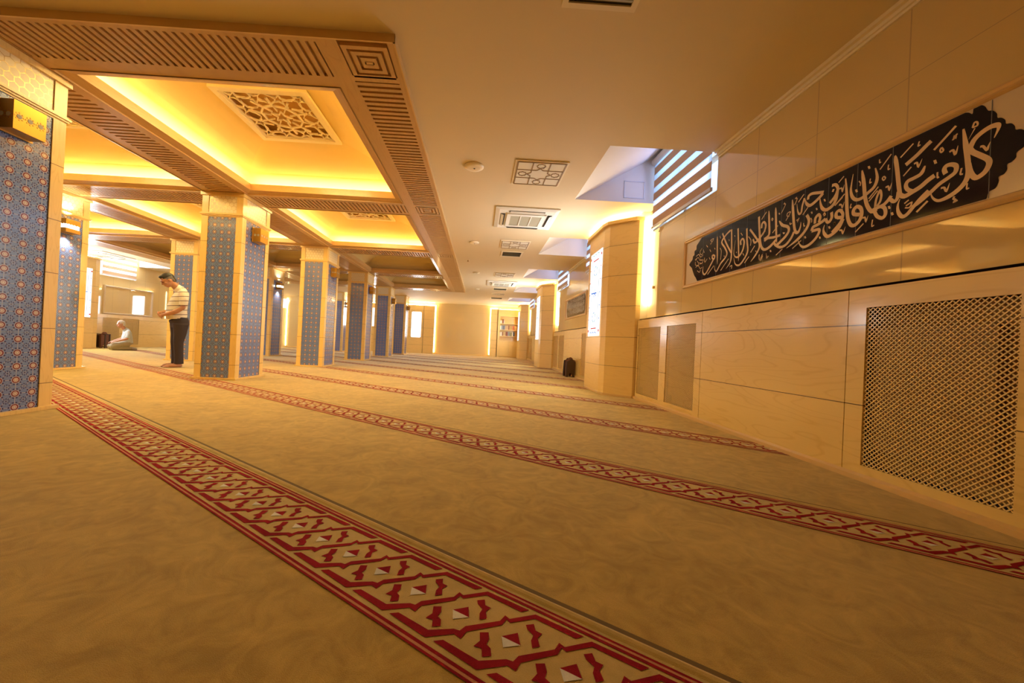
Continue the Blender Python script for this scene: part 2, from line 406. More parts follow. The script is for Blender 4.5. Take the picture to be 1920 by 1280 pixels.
def rect_holes(u0, u1, v0, v1, holes):
    us = sorted({u0, u1} | {min(max(h[i], u0), u1) for h in holes for i in (0, 1)})
    vs = sorted({v0, v1} | {min(max(h[i], v0), v1) for h in holes for i in (2, 3)})
    out = []
    for a, b in zip(us, us[1:]):
        for c, d in zip(vs, vs[1:]):
            m, n = (a+b)/2, (c+d)/2
            if not any(h[0] < m < h[1] and h[2] < n < h[3] for h in holes): out.append((a, b, c, d))
    return out
CALLIGRAPHY = """
1|se|1766,1902 1758,1842 1749,1773 1743,1716 1740,1678 1745,1644 1762,1615 1793,1591 1829,1578 1859,1579 1882,1605 1892,1641
1||1742,1715 1734,1675 1722,1645 1707,1632 1681,1646 1667,1676 1671,1702 1698,1734 1727,1766 1738,1788
1|e|1739,1786 1724,1823 1698,1844 1667,1854 1644,1849 1639,1832 1653,1794
0.35||1731,1888 1725,1909 1715,1905 1714,1889 1731,1888
0.25|e|1722,1880 1744,1837
0.55||1883,1858 1839,1896 1795,1935
0.35||1808,1872 1802,1871 1800,1884 1794,1874 1793,1887 1787,1890
0.35||1851,1855 1843,1836 1851,1829 1857,1843 1851,1855
0.45|e|1818,1813 1803,1815 1795,1790 1789,1803 1784,1829
0.45|e|1701,1777 1690,1774 1677,1750 1672,1764 1665,1784
0.9||1829,1706 1836,1732 1827,1747 1805,1743 1788,1726 1791,1697 1817,1681 1854,1664 1889,1637 1924,1612 1949,1597 1974,1586
0.45|e|1847,1639 1833,1636 1823,1615 1811,1652
0.35||1766,1706 1770,1678 1760,1674
0.35||1864,1731 1863,1703 1856,1703
0.3||1743,1620 1744,1593 1735,1594
0.4||1790,1574 1794,1563 1786,1556 1791,1546 1777,1550
1||2012,1841 1961,1869 1924,1896 1897,1914
0.9|s|1920,1792 1936,1757 1969,1747 1997,1743 2007,1724 1999,1697 1975,1676
1.1||2036,1682 2011,1663 1972,1673 1937,1685 1904,1706 1876,1719
1|s|2068,1923 2055,1840 2044,1748 2035,1684
0.9||2042,1704 2048,1663 2065,1654 2083,1673
0.9||2080,1693 2099,1670 2123,1654 2160,1650 2185,1643
0.9||2172,1643 2154,1600 2124,1578 2107,1597 2114,1635 2139,1654
0.6||2166,1655 2162,1703 2143,1750 2134,1719 2140,1681 2162,1655
1|s|2253,1924 2238,1832 2229,1753 2213,1686 2185,1639 2155,1644
0.9|se|2174,1901 2161,1835 2176,1787 2216,1762 2251,1745 2284,1750 2309,1780 2319,1824 2316,1866 2308,1926
1|s|2357,1919 2347,1830 2341,1729 2331,1647 2311,1598 2284,1587 2255,1609 2244,1645 2251,1683 2275,1702 2295,1688 2292,1660 2256,1645
0.9|e|1899,1649 1935,1619 1967,1585 1996,1554 2020,1551 2040,1586 2043,1627 2033,1657
0.35||2148,1879 2089,1943
0.35||2040,1897 1979,1945
0.35||2022,1782 1984,1817
0.35||2404,1912 2369,1939
0.35||2424,1765 2359,1818
0.35||2206,1725 2152,1777
0.35||2203,1708 2155,1755
0.35||2280,1540 2231,1580
0.5||1951,1551 1902,1594
0.45|e|2397,1868 2381,1864 2375,1842 2364,1882
0.45|e|2112,1755 2098,1756 2091,1733 2079,1772
0.45|e|1972,1827 1958,1827 1950,1802 1934,1838
0.45|e|2395,1756 2379,1753 2371,1732 2359,1766
0.45|e|2237,1615 2223,1615 2216,1589 2204,1622
0.45|e|2384,1582 2369,1580 2361,1557 2345,1597
0.35||2125,1828 2115,1814 2124,1804 2132,1818 2125,1828
0.3||1951,1942 1956,1919 1945,1920
0.3||2152,1943 2151,1922 2143,1923
0.3||2101,1886 2102,1858 2091,1859
0.3||2200,1848 2203,1822 2192,1824
0.3||2313,1735 2318,1711 2308,1711
0.3||2178,1586 2181,1547 2168,1550
0.3||2270,1863 2260,1847 2261,1828
0.35||2011,1621 1990,1634
0.35||2003,1605 1975,1615 1985,1590 2007,1596
0.9||2451,1912 2424,1906 2407,1870 2426,1827 2462,1795
0.8||2434,1871 2447,1877
0.9||2406,1672 2411,1709 2388,1719 2366,1688 2374,1644 2406,1611 2437,1585
0.7||2404,1671 2375,1664
1|e|2411,1859 2418,1806 2443,1770 2487,1758 2518,1782 2533,1826 2538,1866
0.9||2376,1669 2410,1681 2413,1708 2394,1720 2371,1710
1|e|2363,1653 2387,1606 2426,1577 2467,1567 2492,1593 2501,1626 2493,1656
0.9||2634,1887 2628,1912 2600,1918 2551,1904 2510,1892
1|e|2514,1885 2562,1854 2615,1837 2647,1866 2663,1911
0.7|e|2663,1911 2679,1860 2686,1813 2703,1805 2719,1836 2728,1892
0.9||2447,1728 2443,1692 2459,1667 2476,1671 2488,1697
0.95||2488,1697 2509,1686 2549,1674 2583,1668 2593,1644
0.9|e|2593,1641 2538,1638 2535,1612 2565,1574 2612,1547 2658,1544 2689,1572 2704,1605
0.9||2568,1689 2567,1726 2543,1745 2529,1721 2538,1689
1|e|2639,1776 2619,1735 2624,1694 2656,1652 2704,1618 2755,1594 2808,1574
1|se|2771,1940 2760,1846 2747,1742 2730,1679 2707,1670 2689,1702 2686,1740
0.9||2744,1683 2768,1641 2817,1602 2870,1598 2918,1629 2935,1660
1|s|2890,1815 2857,1771 2805,1741 2793,1707 2818,1674 2864,1645 2906,1623
0.9|se|2932,1939 2923,1833 2915,1726 2904,1637
0.9|s|3002,1937 2993,1837 2987,1747 3005,1721 3041,1711
0.9||3038,1693 3001,1707 2940,1697 2873,1696
1||2909,1672 2972,1631 3028,1619 3065,1648 3086,1717 3101,1832 3110,1926
0.8|e|3074,1813 3070,1852 3047,1857 3028,1824 3043,1774 3080,1750
0.35||3078,1890 3027,1937
0.35||2954,1737 2900,1783
0.35||2716,1899 2670,1942
0.35||2673,1788 2631,1830
0.35||2424,1763 2373,1801
0.35||2753,1556 2678,1598
0.35||2908,1543 2846,1577
0.3||2871,1871 2834,1926 2849,1936 2841,1944
0.3||2749,1891 2728,1930 2744,1939 2731,1945
0.3||2825,1795 2784,1848 2811,1850 2815,1829 2793,1821
0.35||2969,1848 2964,1863 2954,1850 2966,1840
0.35||2785,1768 2782,1753 2768,1756
0.35||2662,1724 2658,1699 2648,1701
0.35||2727,1763 2714,1767 2715,1752 2703,1777
0.35||2604,1741 2595,1723 2596,1706
0.35||2507,1728 2499,1742 2492,1727 2504,1721
0.35||2848,1710 2839,1697 2830,1705
0.35||3091,1587 3088,1551 3068,1539 3049,1572
0.35||3010,1578 3005,1542 2985,1555
0.35||2393,1761 2379,1754 2369,1729
0.35||2386,1585 2372,1582 2362,1560
0.8||3211,1846 3159,1782 3096,1700
0.8||3033,1784 3087,1738 3145,1709 3169,1747
0.8|e|3096,1703 3093,1650 3135,1595 3187,1552
0.8|e|3252,1868 3242,1757 3228,1661 3260,1605 3316,1558 3358,1556 3391,1584 3407,1639
0.8|e|3366,1904 3355,1789 3344,1665 3343,1591
0.8|e|3318,1736 3324,1773 3298,1787 3277,1750 3292,1682 3335,1638 3378,1637 3410,1681 3395,1800
0.8|e|3455,1921 3447,1815 3441,1694 3454,1609 3513,1555
0.8||3587,1924 3530,1817 3448,1696
0.8|e|3470,1918 3542,1887 3594,1837 3542,1767 3508,1705 3536,1664 3598,1624 3656,1560 3686,1582 3691,1622
0.8|se|3668,1915 3657,1764 3648,1627
0.8||3730,1742 3696,1723 3706,1695 3734,1710 3734,1743
0.8|e|3717,1689 3771,1630 3829,1573 3866,1566 3890,1605 3880,1656
0.4||3802,1554 3704,1625
0.4||3593,1553 3480,1646
0.4||3264,1557 3209,1603
0.4||3192,1635 3146,1683
0.35||3843,1874 3818,1844
0.35||3784,1812 3762,1783
0.35||3774,1864 3724,1909 3772,1906 3753,1886
0.35||3617,1786 3594,1748 3600,1663
0.35||3625,1908 3613,1880
0.35||3488,1837 3481,1817
0.35||3550,1694 3545,1679
0.35||3704,1809 3694,1792
0.35||3410,1851 3403,1838
0.35||3327,1849 3302,1818
0.35||3227,1787 3194,1744 3197,1697
0.35||3131,1637 3127,1624
0.35||3867,1746 3859,1695 3821,1724
0.35||3787,1728 3769,1703
0.35||3459,1563 3431,1570 3435,1540
0.35||3088,1593 3082,1543 3053,1587
0.35||3013,1584 2999,1538
0.35||3377,1688 3373,1675
0.35||3290,1652 3271,1627
0.28||3919,1861 3955,1826 3923,1789 3882,1820
0.28||3898,1841 3876,1801
0.28||4023,1795 3974,1807 3941,1769 3894,1782
0.28||4042,1762 3981,1773 3949,1735 3890,1728 3916,1693 3957,1713
0.28||4034,1737 4026,1698 3965,1691 3999,1741
0.28||3945,1693 3897,1700
0.28||4024,1674 3974,1681 3942,1645 3903,1649
0.28||3991,1631 3949,1605 3931,1631
0.28||4011,1768 4030,1748
0.28||3940,1751 3918,1723
"""
DIAMONDS = """
1884,1802 1872,1802 1866,1780 1878,1780
2096,1637 2085,1637 2079,1619 2090,1618
2079,1593 2067,1594 2061,1576 2073,1574
2220,1932 2207,1931 2201,1912 2213,1912
2292,1816 2279,1816 2272,1796 2285,1796
2430,1650 2416,1651 2409,1632 2422,1631
2509,1840 2497,1839 2490,1821 2502,1821
2567,1799 2556,1798 2550,1783 2561,1782
2606,1786 2594,1786 2587,1769 2599,1769
2430,1650 2417,1650 2410,1632 2423,1631
2466,1635 2453,1635 2446,1617 2459,1616
2654,1620 2640,1621 2633,1604 2646,1603
2534,1584 2522,1584 2515,1568 2528,1567
2976,1599 2962,1600 2954,1583 2968,1582
2900,1882 2888,1881 2881,1866 2893,1866
"""
SCALLOP_LEFT = "3935,1981 3984,1944 4024,1916 4029,1875 4060,1864 4062,1822 4087,1810 4097,1775 4156,1733 4104,1684 4081,1643 4047,1587 4018,1558 3979,1506 3940,1490 3911,1497"
SCALLOP_RIGHT = "1763,1981 1749,1973 1735,1958 1731,1985 1721,1989 1706,1983 1691,1967 1679,1939 1663,1929 1649,1907 1646,1885 1632,1876 1620,1858 1617,1840 1600,1831 1589,1813 1585,1794 1568,1786 1554,1767 1546,1733 1556,1704 1579,1688 1581,1666 1595,1652 1608,1648 1608,1625 1617,1608 1634,1603 1634,1582 1643,1555 1661,1548 1668,1540 1674,1512 1689,1496 1714,1504"
# ------------------------------------------------------------------ layout
COLX = {'A': -3.855, 'B': -6.755}
COLY = [2.835 + 2.99*k for k in range(6)]
HX, HY = .295, .345
BAYX = [(-3.53, -1.235), (-6.43, -4.13), (-9.33, -7.03)]      # openings, right row first
BAYY = [(3.02 + 2.99*k, 5.52 + 2.99*k) for k in range(4)]
FX0, FX1, FY0, FY1 = -9.90, -.69, 2.53, 15.02                # outline of the timber ceiling
PILY = [6.23, 12.43, 18.63]                                     # centres of the right-hand pilasters
WINY = [(3.72, 5.12), (6.98, 8.33), (10.0, 11.35), (13.2, 14.55), (16.35, 17.7)]
WELLX = 1.24
SL = -.68; NL = math.hypot(1, SL)
EU = (1/NL, SL/NL); EV = (-SL/NL, 1/NL)

# ------------------------------------------------------------------ floor with woven bands
def ribbon2(pts, w):
    """offset polyline -> closed polygons (one quad per segment, mitred)"""
    n = len(pts); L, R = [], []
    for i, p in enumerate(pts):
        a = pts[max(i-1, 0)]; b = pts[min(i+1, n-1)]
        if 0 < i < n-1:
            d1 = Vector((p[0]-a[0], p[1]-a[1])).normalized(); d2 = Vector((b[0]-p[0], b[1]-p[1])).normalized()
            t = d1 + d2
            if t.length < 1e-6: t = d1.copy()
            t.normalize(); nn = Vector((-t.y, t.x)); k = 1/max(.45, nn.dot(Vector((-d1.y, d1.x))))
        else:
            t = Vector((b[0]-a[0], b[1]-a[1])).normalized(); nn = Vector((-t.y, t.x)); k = 1
        ww = (w[i] if isinstance(w, (list, tuple)) else w) / 2
        L.append((p[0]+nn.x*ww*k, p[1]+nn.y*ww*k)); R.append((p[0]-nn.x*ww*k, p[1]-nn.y*ww*k))
    return [[L[i], R[i], R[i+1], L[i+1]] for i in range(n-1)]

fl = MB()
fl.box(XL - .1, XR + .05, -3.1, YF + .3, -.06, 0, 0)
PITCH = .1517; U0 = -.5638
ZIG = [(-0.1497, -0.1102), (-0.1327, -0.0936), (-0.0303, -0.0915), (0.0187, -0.0511), (0.0341, -0.0472), (0.0373, -0.0272), (0.0989, 0.0397), (0.1002, 0.0644), (0.1159, 0.0606), (0.1643, 0.1156), (0.2951, 0.1195), (0.2807, 0.101), (0.1699, 0.1003), (0.1236, 0.0494), (0.1109, 0.0534), (0.11, 0.0298), (0.0503, -0.0399), (0.0512, -0.066), (0.0292, -0.0644), (-0.0218, -0.1134)]
CHL = [(-0.0739, -0.0225), (-0.0562, -0.0095), (-0.0436, -0.0269), (-0.041, -0.043), (-0.0264, -0.0472), (-0.0137, -0.0645), (-0.0301, -0.0789), (-0.0437, -0.06), (-0.063, -0.0657), (-0.0593, -0.0437)]
CHR = [(0.0081, 0.0673), (0.0236, 0.0823), (0.037, 0.0649), (0.0548, 0.0654), (0.0514, 0.0457), (0.0668, 0.0261), (0.0534, 0.0112), (0.0411, 0.0303), (0.0391, 0.0473), (0.0177, 0.0562)]
neg = lambda q: [(-a, -b) for a, b in q]
def lay(poly, c0, u, z, m):
    P = []
    for a, b in poly:
        uu = u + a
        # point on the band axis y = c0 + SL x, at distance uu along it, shifted by b across it
        x = (uu - c0*EU[1]) / (EU[0] + SL*EU[1]); y = c0 + SL*x
        P.append((x + EV[0]*b, y + EV[1]*b, z))
    for sg, lim in ((1, XR + .02), (-1, -XL)):            # trim at the walls
        if not any(sg*q[0] > lim for q in P): continue
        out = []
        for a, b in zip(P, P[1:] + P[:1]):
            ia, ib = sg*a[0] <= lim, sg*b[0] <= lim
            if ia: out.append(a)
            if ia != ib:
                k = (sg*lim - a[0])/(b[0] - a[0]); out.append((sg*lim, a[1] + (b[1]-a[1])*k, z))
        P = out
        if len(P) < 3: return
    fl.poly(P, m)
def inside(c0, u, b=0, pad=.0):
    x = (u - c0*EU[1]) / (EU[0] + SL*EU[1]); y = c0 + SL*x
    x += EV[0]*b; y += EV[1]*b
    return XL+pad < x < XR-.02-pad and -2.7 < y < YF-.25
for k in range(-1, 15):
    c0 = .966 + 1.715*k
    # extent of the band inside the room
    us = [u for u in [i*.05 - 30 for i in range(1200)] if inside(c0, u, 0, -.13)]
    if not us: continue
    ua, ub = min(us), max(us)
    def long(v0, v1, m, z): lay([(0, v0), (ub-ua, v0), (ub-ua, v1), (0, v1)], c0, ua, z, m)
    long(-.150, .170, 1, .0012)
    for s in (-1, 1):
        long(s*.1465-.0035, s*.1465+.0035, 2, .0022); long(s*.1315-.0045, s*.1315+.0045, 2, .0022)
        long(s*.139-.004, s*.139+.004, 3, .0020)
    # overlap seam: a rolled edge and the gap beyond it, its shade painted as a dark strip
    prof = [(.160, .0012), (.168, .0045), (.177, .006), (.184, .004), (.187, .0012)]
    rings = []
    for u in (ua + .02, ub - .02):
        x = (u - c0*EU[1]) / (EU[0] + SL*EU[1]); y = c0 + SL*x
        rings.append([(x+EV[0]*b, y+EV[1]*b, z) for b, z in prof])
    fl.strip(rings, 1)
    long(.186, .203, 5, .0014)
    ph = 0 if k == 0 else (.07*k) % PITCH
    n0 = int(math.ceil((ua - U0 - ph)/PITCH)); n1 = int(math.floor((ub + .14 - U0 - ph)/PITCH))
    for n in range(n0, n1 + 1):
        u = U0 + ph + n*PITCH
        for q in (ZIG, CHL, CHR): lay(q, c0, u, .0024, 2)
        lay([(-.024, -.001), (-.004, -.0275), (.027, .002)], c0, u, .0024, 4)
        lay([(-.024, -.001), (.027, .002), (.0036, .032)], c0, u, .0024, 2)
struct('floor', fl, [M['carpet'], M['carpet_band'], M['carpet_red'], M['carpet_pink'], M['carpet_white'], M['carpet_shade']],
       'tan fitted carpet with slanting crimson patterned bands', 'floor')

# ------------------------------------------------------------------ plaster ceiling with light wells
LW = [(11.75, 13.15), (8.4, 9.8)]                      # wells on the left side
ce = MB()
holes = [(FX0 + .02, FX1 - .02, FY0 + .02, FY1 - .02)] + [(WELLX, XR, a, b) for a, b in WINY] + [(XL, XL + 1.15, a, b) for a, b in LW]
for a, b, c, d in rect_holes(XL - .1, XR + .1, -3.1, YF + .3, holes):
    ce.poly([(a, c, CE), (a, d, CE), (b, d, CE), (b, c, CE)], 0)
ZT = 3.52
def well(xi, xo, y0, y1):
    ce.poly([(xi, y0, CE), (xi, y1, CE), (xo, y1, ZT), (xo, y0, ZT)], 1)
    ce.poly([(xi, y0, CE), (xo, y0, ZT), (xo, y0, CE)], 1); ce.poly([(xi, y1, CE), (xo, y1, CE), (xo, y1, ZT)], 1)
for a, b in WINY: well(WELLX, XR + .08, a, b)
for a, b in LW: well(XL + 1.15, XL - .08, a, b)
struct('ceiling', ce, [M['plaster'], M['well']], 'cream plaster ceiling with sloping light wells', 'ceiling')

# ------------------------------------------------------------------ walls
SLOTS = []
for c in PILY: SLOTS += [(c - 1.31, c - .80), (c + .80, c + 1.31)]
wr = MB()
hol = [(a, b, 2.405, 3.4) for a, b in WINY] + [(a, b, 1.19, 2.80) for a, b in SLOTS]
for a, b, c, d in rect_holes(-3.1, YF, 1.185, 3.55, hol):
    wr.poly([(XR, a, c), (XR, a, d), (XR, b, d), (XR, b, c)], 0)
wr.box(XR + .125, XR + .145, -3.1, YF, -.05, 3.56, 1)
for a, b in SLOTS:                                        # lit slots beside the pilasters
    wr.poly([(XR+.11, a, 1.18), (XR+.11, b, 1.18), (XR+.11, b, 2.8), (XR+.11, a, 2.8)], 2)
    for y in (a, b): wr.poly([(XR, y, 1.18), (XR+.11, y, 1.18), (XR+.11, y, 2.8), (XR, y, 2.8)], 2)
    wr.poly([(XR, a, 1.185), (XR+.11, a, 1.185), (XR+.11, b, 1.185), (XR, b, 1.185)], 2)
for a, b in WINY:                                         # window reveals
    for y in (a, b): wr.poly([(XR, y, 2.405), (XR+.12, y, 2.405), (XR+.12, y, 3.4), (XR, y, 3.4)], 3)
    for z in (2.405, 3.4): wr.poly([(XR, a, z), (XR, b, z), (XR+.12, b, z), (XR+.12, a, z)], 3)
struct('wall_right', wr, [M['cream_tile'], M['dark_gap'], M['offwhite'], M['well']], 'right wall clad in glossy cream panels above the wainscot')

wl = MB()
hol = [(a+.1, b-.1, 2.3, 3.4) for a, b in LW]
for a, b, c, d in rect_holes(-3.1, YF + .3, -.05, 3.55, hol): wl.poly([(XL, a, c), (XL, a, d), (XL, b, d), (XL, b, c)], 0)
for a, b in LW:
    for y in (a+.1, b-.1): wl.poly([(XL, y, 2.3), (XL-.12, y, 2.3), (XL-.12, y, 3.4), (XL, y, 3.4)], 1)
    for z in (2.3, 3.4): wl.poly([(XL, a, z), (XL, b, z), (XL-.12, b, z), (XL-.12, a, z)], 1)
struct('wall_left', wl, [M['cream_tile'], M['well']], 'far left wall clad in glossy cream panels')
wf = MB(); wf.box(XL - .1, XR + .1, YF, YF + .1, -.05, CE + .05)
struct('wall_far', wf, [M['cream_tile']], 'far end wall of the prayer hall')
wn = MB(); wn.box(XL - .1, XR + .1, -3.2, -3.1, -.05, CE + .05)
struct('wall_near', wn, [M['cream_tile']], 'wall behind the viewer')

# cornice and skirting along the right wall
tr = MB()
segs = [(-3.0, 3.70), (8.36, 9.96), (14.6, 16.3)]
for a, b in segs:
    tr.box(XR-.015, XR+.01, a, b, 2.735, 2.752); tr.box(XR-.03, XR+.01, a, b, 2.752, 2.775); tr.box(XR-.055, XR+.01, a, b, 2.775, CE)
struct('trim_1', tr, [M['offwhite']], 'stepped cream cornice along the right wall', 'trim')
sk = MB()
for a, b in [(-3.0, 5.42), (7.04, 11.62), (13.24, 17.82), (19.44, YF)]:
    sk.extrude([(2.34, a, 0), (2.315, a, 0), (2.315, a, .028), (2.34, a, .04)], (0, b-a, 0))
struct('baseboard_right', sk, [M['frame_gold']], 'thin wooden skirting at the foot of the right wall', 'baseboard')

# windows with striped roller blinds in the wells
WLAB = ['nearest high window in the right wall', 'high window just beyond the nearest right pilaster', 'high window before the second right pilaster',
        'high window just beyond the second right pilaster', 'farthest high window in the right wall']
BLAB = ['striped zebra blind in the nearest right window, above the long calligraphy panel', 'striped zebra blind seen as a sliver behind the nearest right pilaster',
        'striped zebra blind above the small far calligraphy panel', 'striped zebra blind just beyond the second right pilaster', 'striped zebra blind in the farthest right window']
def window(n, xs, sgn, y0, y1, zb, label, blabel):
    zt = 3.4
    w = MB(); X0 = xs + sgn*.06
    def bx(a, b, c, d, m=0): w.box(min(X0, X0+sgn*.04), max(X0, X0+sgn*.04), a, b, c, d, m)
    bx(y0, y0+.05, zb, zt); bx(y1-.05, y1, zb, zt); bx(y0, y1, zb, zb+.05); bx(y0, y1, zt-.05, zt); bx((y0+y1)/2-.03, (y0+y1)/2+.03, zb, zt)
    fr = struct('window_%d' % n, w, [M['white']], label, 'window')
    pn = MB(); x = xs + sgn*.09; pn.box(min(x, x+sgn*.01), max(x, x+sgn*.01), y0, y1, zb, zt)
    pn.build('pane', M['sky_pane'], fr)
    xb = xs - sgn*.035
    t = thing('zebra_blind', blabel, 'blind', (xb, (y0+y1)/2, zb), 'striped window blinds')
    f = MB(); z = zb + .05; k = 0
    while z < zt - .06:
        h = .102 if k % 2 == 0 else .078
        z2 = min(z + h, zt - .04)
        f.box(xb-.002, xb+.002, y0+.03, y1-.03, z, z2, k % 2); z = z2; k += 1
    f.build('fabric', [M['blind'], M['sheer']], t)
    r = MB(); r.box(xb-.014, xb+.014, y0+.02, y1-.02, zb+.012, zb+.05); r.build('bottom_rail', M['silver'], t)
    c = MB(); c.cyl((xb, y0+.02, zt-.04), .05, y1-y0-.04, 16, axis='y'); c.build('roller_cassette', M['white'], t, True)
    return t
for i, (a, b) in enumerate(WINY): window(i+1, XR, 1, a+.02, b-.02, 2.405, WLAB[i], BLAB[i])
window(6, XL, -1, LW[0][0]+.1, LW[0][1]-.1, 2.3, 'high window in the left wall above the kneeling man', 'striped zebra blind in the far left window, above the kneeling man')

def area(name, loc, rot, sx, sy, power, col):
    L = bpy.data.lights.new(name, 'AREA'); L.shape = 'RECTANGLE'; L.size = sx; L.size_y = sy; L.energy = power; L.color = col
    o = bpy.data.objects.new(name, L); COL.objects.link(o); o.location = loc; o.rotation_euler = rot
    return o
DAY = (.50, .55, 1.0)
for i, (a, b) in enumerate(WINY): area('daylight', (XR - .07, (a+b)/2, 2.95), (0, math.radians(78), 0), .8, 1.2, 1.8, DAY)
for a, b in LW + [(4.6, 6.0), (14.8, 16.2), (17.4, 18.8)]: area('daylight', (XL + .07, (a+b)/2, 2.95 if (a, b) in LW else 2.5), (0, math.radians(-72), 0), .8, 1.2, 34, (.86, .92, 1.0))  # lamps beyond the wells stand at unseen windows, added to whiten the floor
# access hatch in the far cheek of the nearest light well
h = MB(); y = WINY[0][1] - .004
for m_, (a, b, c, d) in enumerate([(1.93, 2.22, 2.86, 3.10)]):
    for e in ((a, b, c, c+.008), (a, b, d-.008, d), (a, a+.008, c, d), (b-.008, b, c, d)): h.box(e[0], e[1], y-.004, y+.004, e[2], e[3])
tag(h.build('access_hatch', M['silver']), 'faint square access hatch in the cheek of the nearest light well', 'hatch')

# ------------------------------------------------------------------ timber ceiling: beams
def slats_along_y(mb, x0, x1, y0, y1, m=0, p=.061):
    n = max(1, int(round((y1-y0)/p))); q = (y1-y0)/n
    for i in range(n): mb.box(x0, x1, y0+(i+.22)*q, y0+(i+.78)*q, BB, BB+.022, m)
def slats_along_x(mb, x0, x1, y0, y1, m=0, p=.061):
    n = max(1, int(round((x1-x0)/p))); q = (x1-x0)/n
    for i in range(n): mb.box(x0+(i+.22)*q, x0+(i+.78)*q, y0, y1, BB, BB+.022, m)
def rosette(mb, x0, x1, y0, y1, m=0):
    w, g = .032, .021
    for k in range(3):
        e = k*(w+g); a, b, c, d = x0+e, x1-e, y0+e, y1-e
        if b-a < 3*w or d-c < 3*w: break
        mb.box(a, b, c, c+w, BB, BB+.024, m); mb.box(a, b, d-w, d, BB, BB+.024, m); mb.box(a, a+w, c+w, d-w, BB, BB+.024, m); mb.box(b-w, b, c+w, d-w, BB, BB+.024, m)
    cx, cy = (x0+x1)/2, (y0+y1)/2; mb.box(cx-.035, cx+.035, cy-.012, cy+.012, BB, BB+.024, m)
XB = [(-1.235, FX1, -1.085, -.735), (-4.13, -3.53, -4.0, -3.63), (-7.03, -6.43, -6.9, -6.53), (FX0, -9.33, -9.84, -9.46)]
YB = [(FY0, 3.02, 2.565, 2.90)] + [(BAYY[k][1], BAYY[k+1][0], BAYY[k][1]+.075, BAYY[k+1][0]-.075) for k in range(3)] + [(BAYY[3][1], FY1, BAYY[3][1]+.10, FY1-.04)]
LBL = ['long slatted timber beam along the right edge of the coffered ceiling', 'long slatted timber beam over the nearer column row', 'long slatted timber beam over the farther column row', 'long slatted timber beam along the left edge of the coffered ceiling']
for i, (a, b, sa, sb) in enumerate(XB):
    t = thing('ceiling_beam', LBL[i], 'beam', ((a+b)/2, FY0, BB), 'slatted ceiling beams')
    f = MB(); f.box(a, b, FY0, FY1, BB+.022, BB+.085, 1)
    f.box(a, sa, FY0, FY1, BB, BB+.022, 0); f.box(sb, b, FY0, FY1, BB, BB+.022, 0)
    f.build('soffit', [M['beam'], M['recess']], t)
    if i in (0, 3):
        q = MB(); x = b if i == 0 else a; s_ = 1 if i == 0 else -1
        q.box(min(x, x+s_*.012), max(x, x+s_*.012), FY0-.012, FY1+.012, BB-.004, CE); q.build('fascia', M['frame_gold'], t)
    for k in range(4):
        y0 = YB[k][3] if i in (0, 3) else YB[k][1]; y1 = YB[k+1][2] if i in (0, 3) else YB[k+1][0]
        q = MB(); slats_along_y(q, sa, sb, y0 + .03, y1 - .03)
        for y in (y0, y1): q.box(sa, sb, y-.03, y+.03, BB, BB+.022)
        q.build('slat_panel', M['beam'], t)
    if i in (0, 3):
        for (_, _, y0, y1) in YB:
            q = MB(); rosette(q, sa+.012, sb-.012, y0+.012, y1-.012); q.build('square_rosette', M['beam'], t)
LBY = ['slatted cross beam nearest the viewer, along the front edge of the coffered ceiling', 'slatted cross beam behind the nearest lit coffer, at the second column',
       'slatted cross beam between the lit and the unlit coffers', 'slatted cross beam between the two unlit coffers', 'slatted cross beam at the far end of the coffered ceiling']
for j, (a, b, sa, sb) in enumerate(YB):
    t = thing('ceiling_beam', LBY[j], 'beam', ((FX0+FX1)/2, (a+b)/2, BB), 'slatted ceiling beams')
    f = MB(); g = []
    for (x0, x1) in BAYX:
        f.box(x0, x1, a, b, BB+.022, BB+.085, 1); f.box(x0, x1, a, sa, BB, BB+.022, 0); f.box(x0, x1, sb, b, BB, BB+.022, 0)
    f.build('soffit', [M['beam_x'], M['recess']], t)
    for (x0, x1) in BAYX:
        q = MB(); slats_along_x(q, x0, x1, sa, sb); q.build('slat_panel', M['beam_x'], t)
    if j in (0, 4):
        y = a if j == 0 else b; s_ = -1 if j == 0 else 1
        q = MB(); q.box(FX0-.012, FX1+.012, min(y, y+s_*.012), max(y, y+s_*.012), BB-.004, CE); q.build('fascia', M['frame_gold'], t)

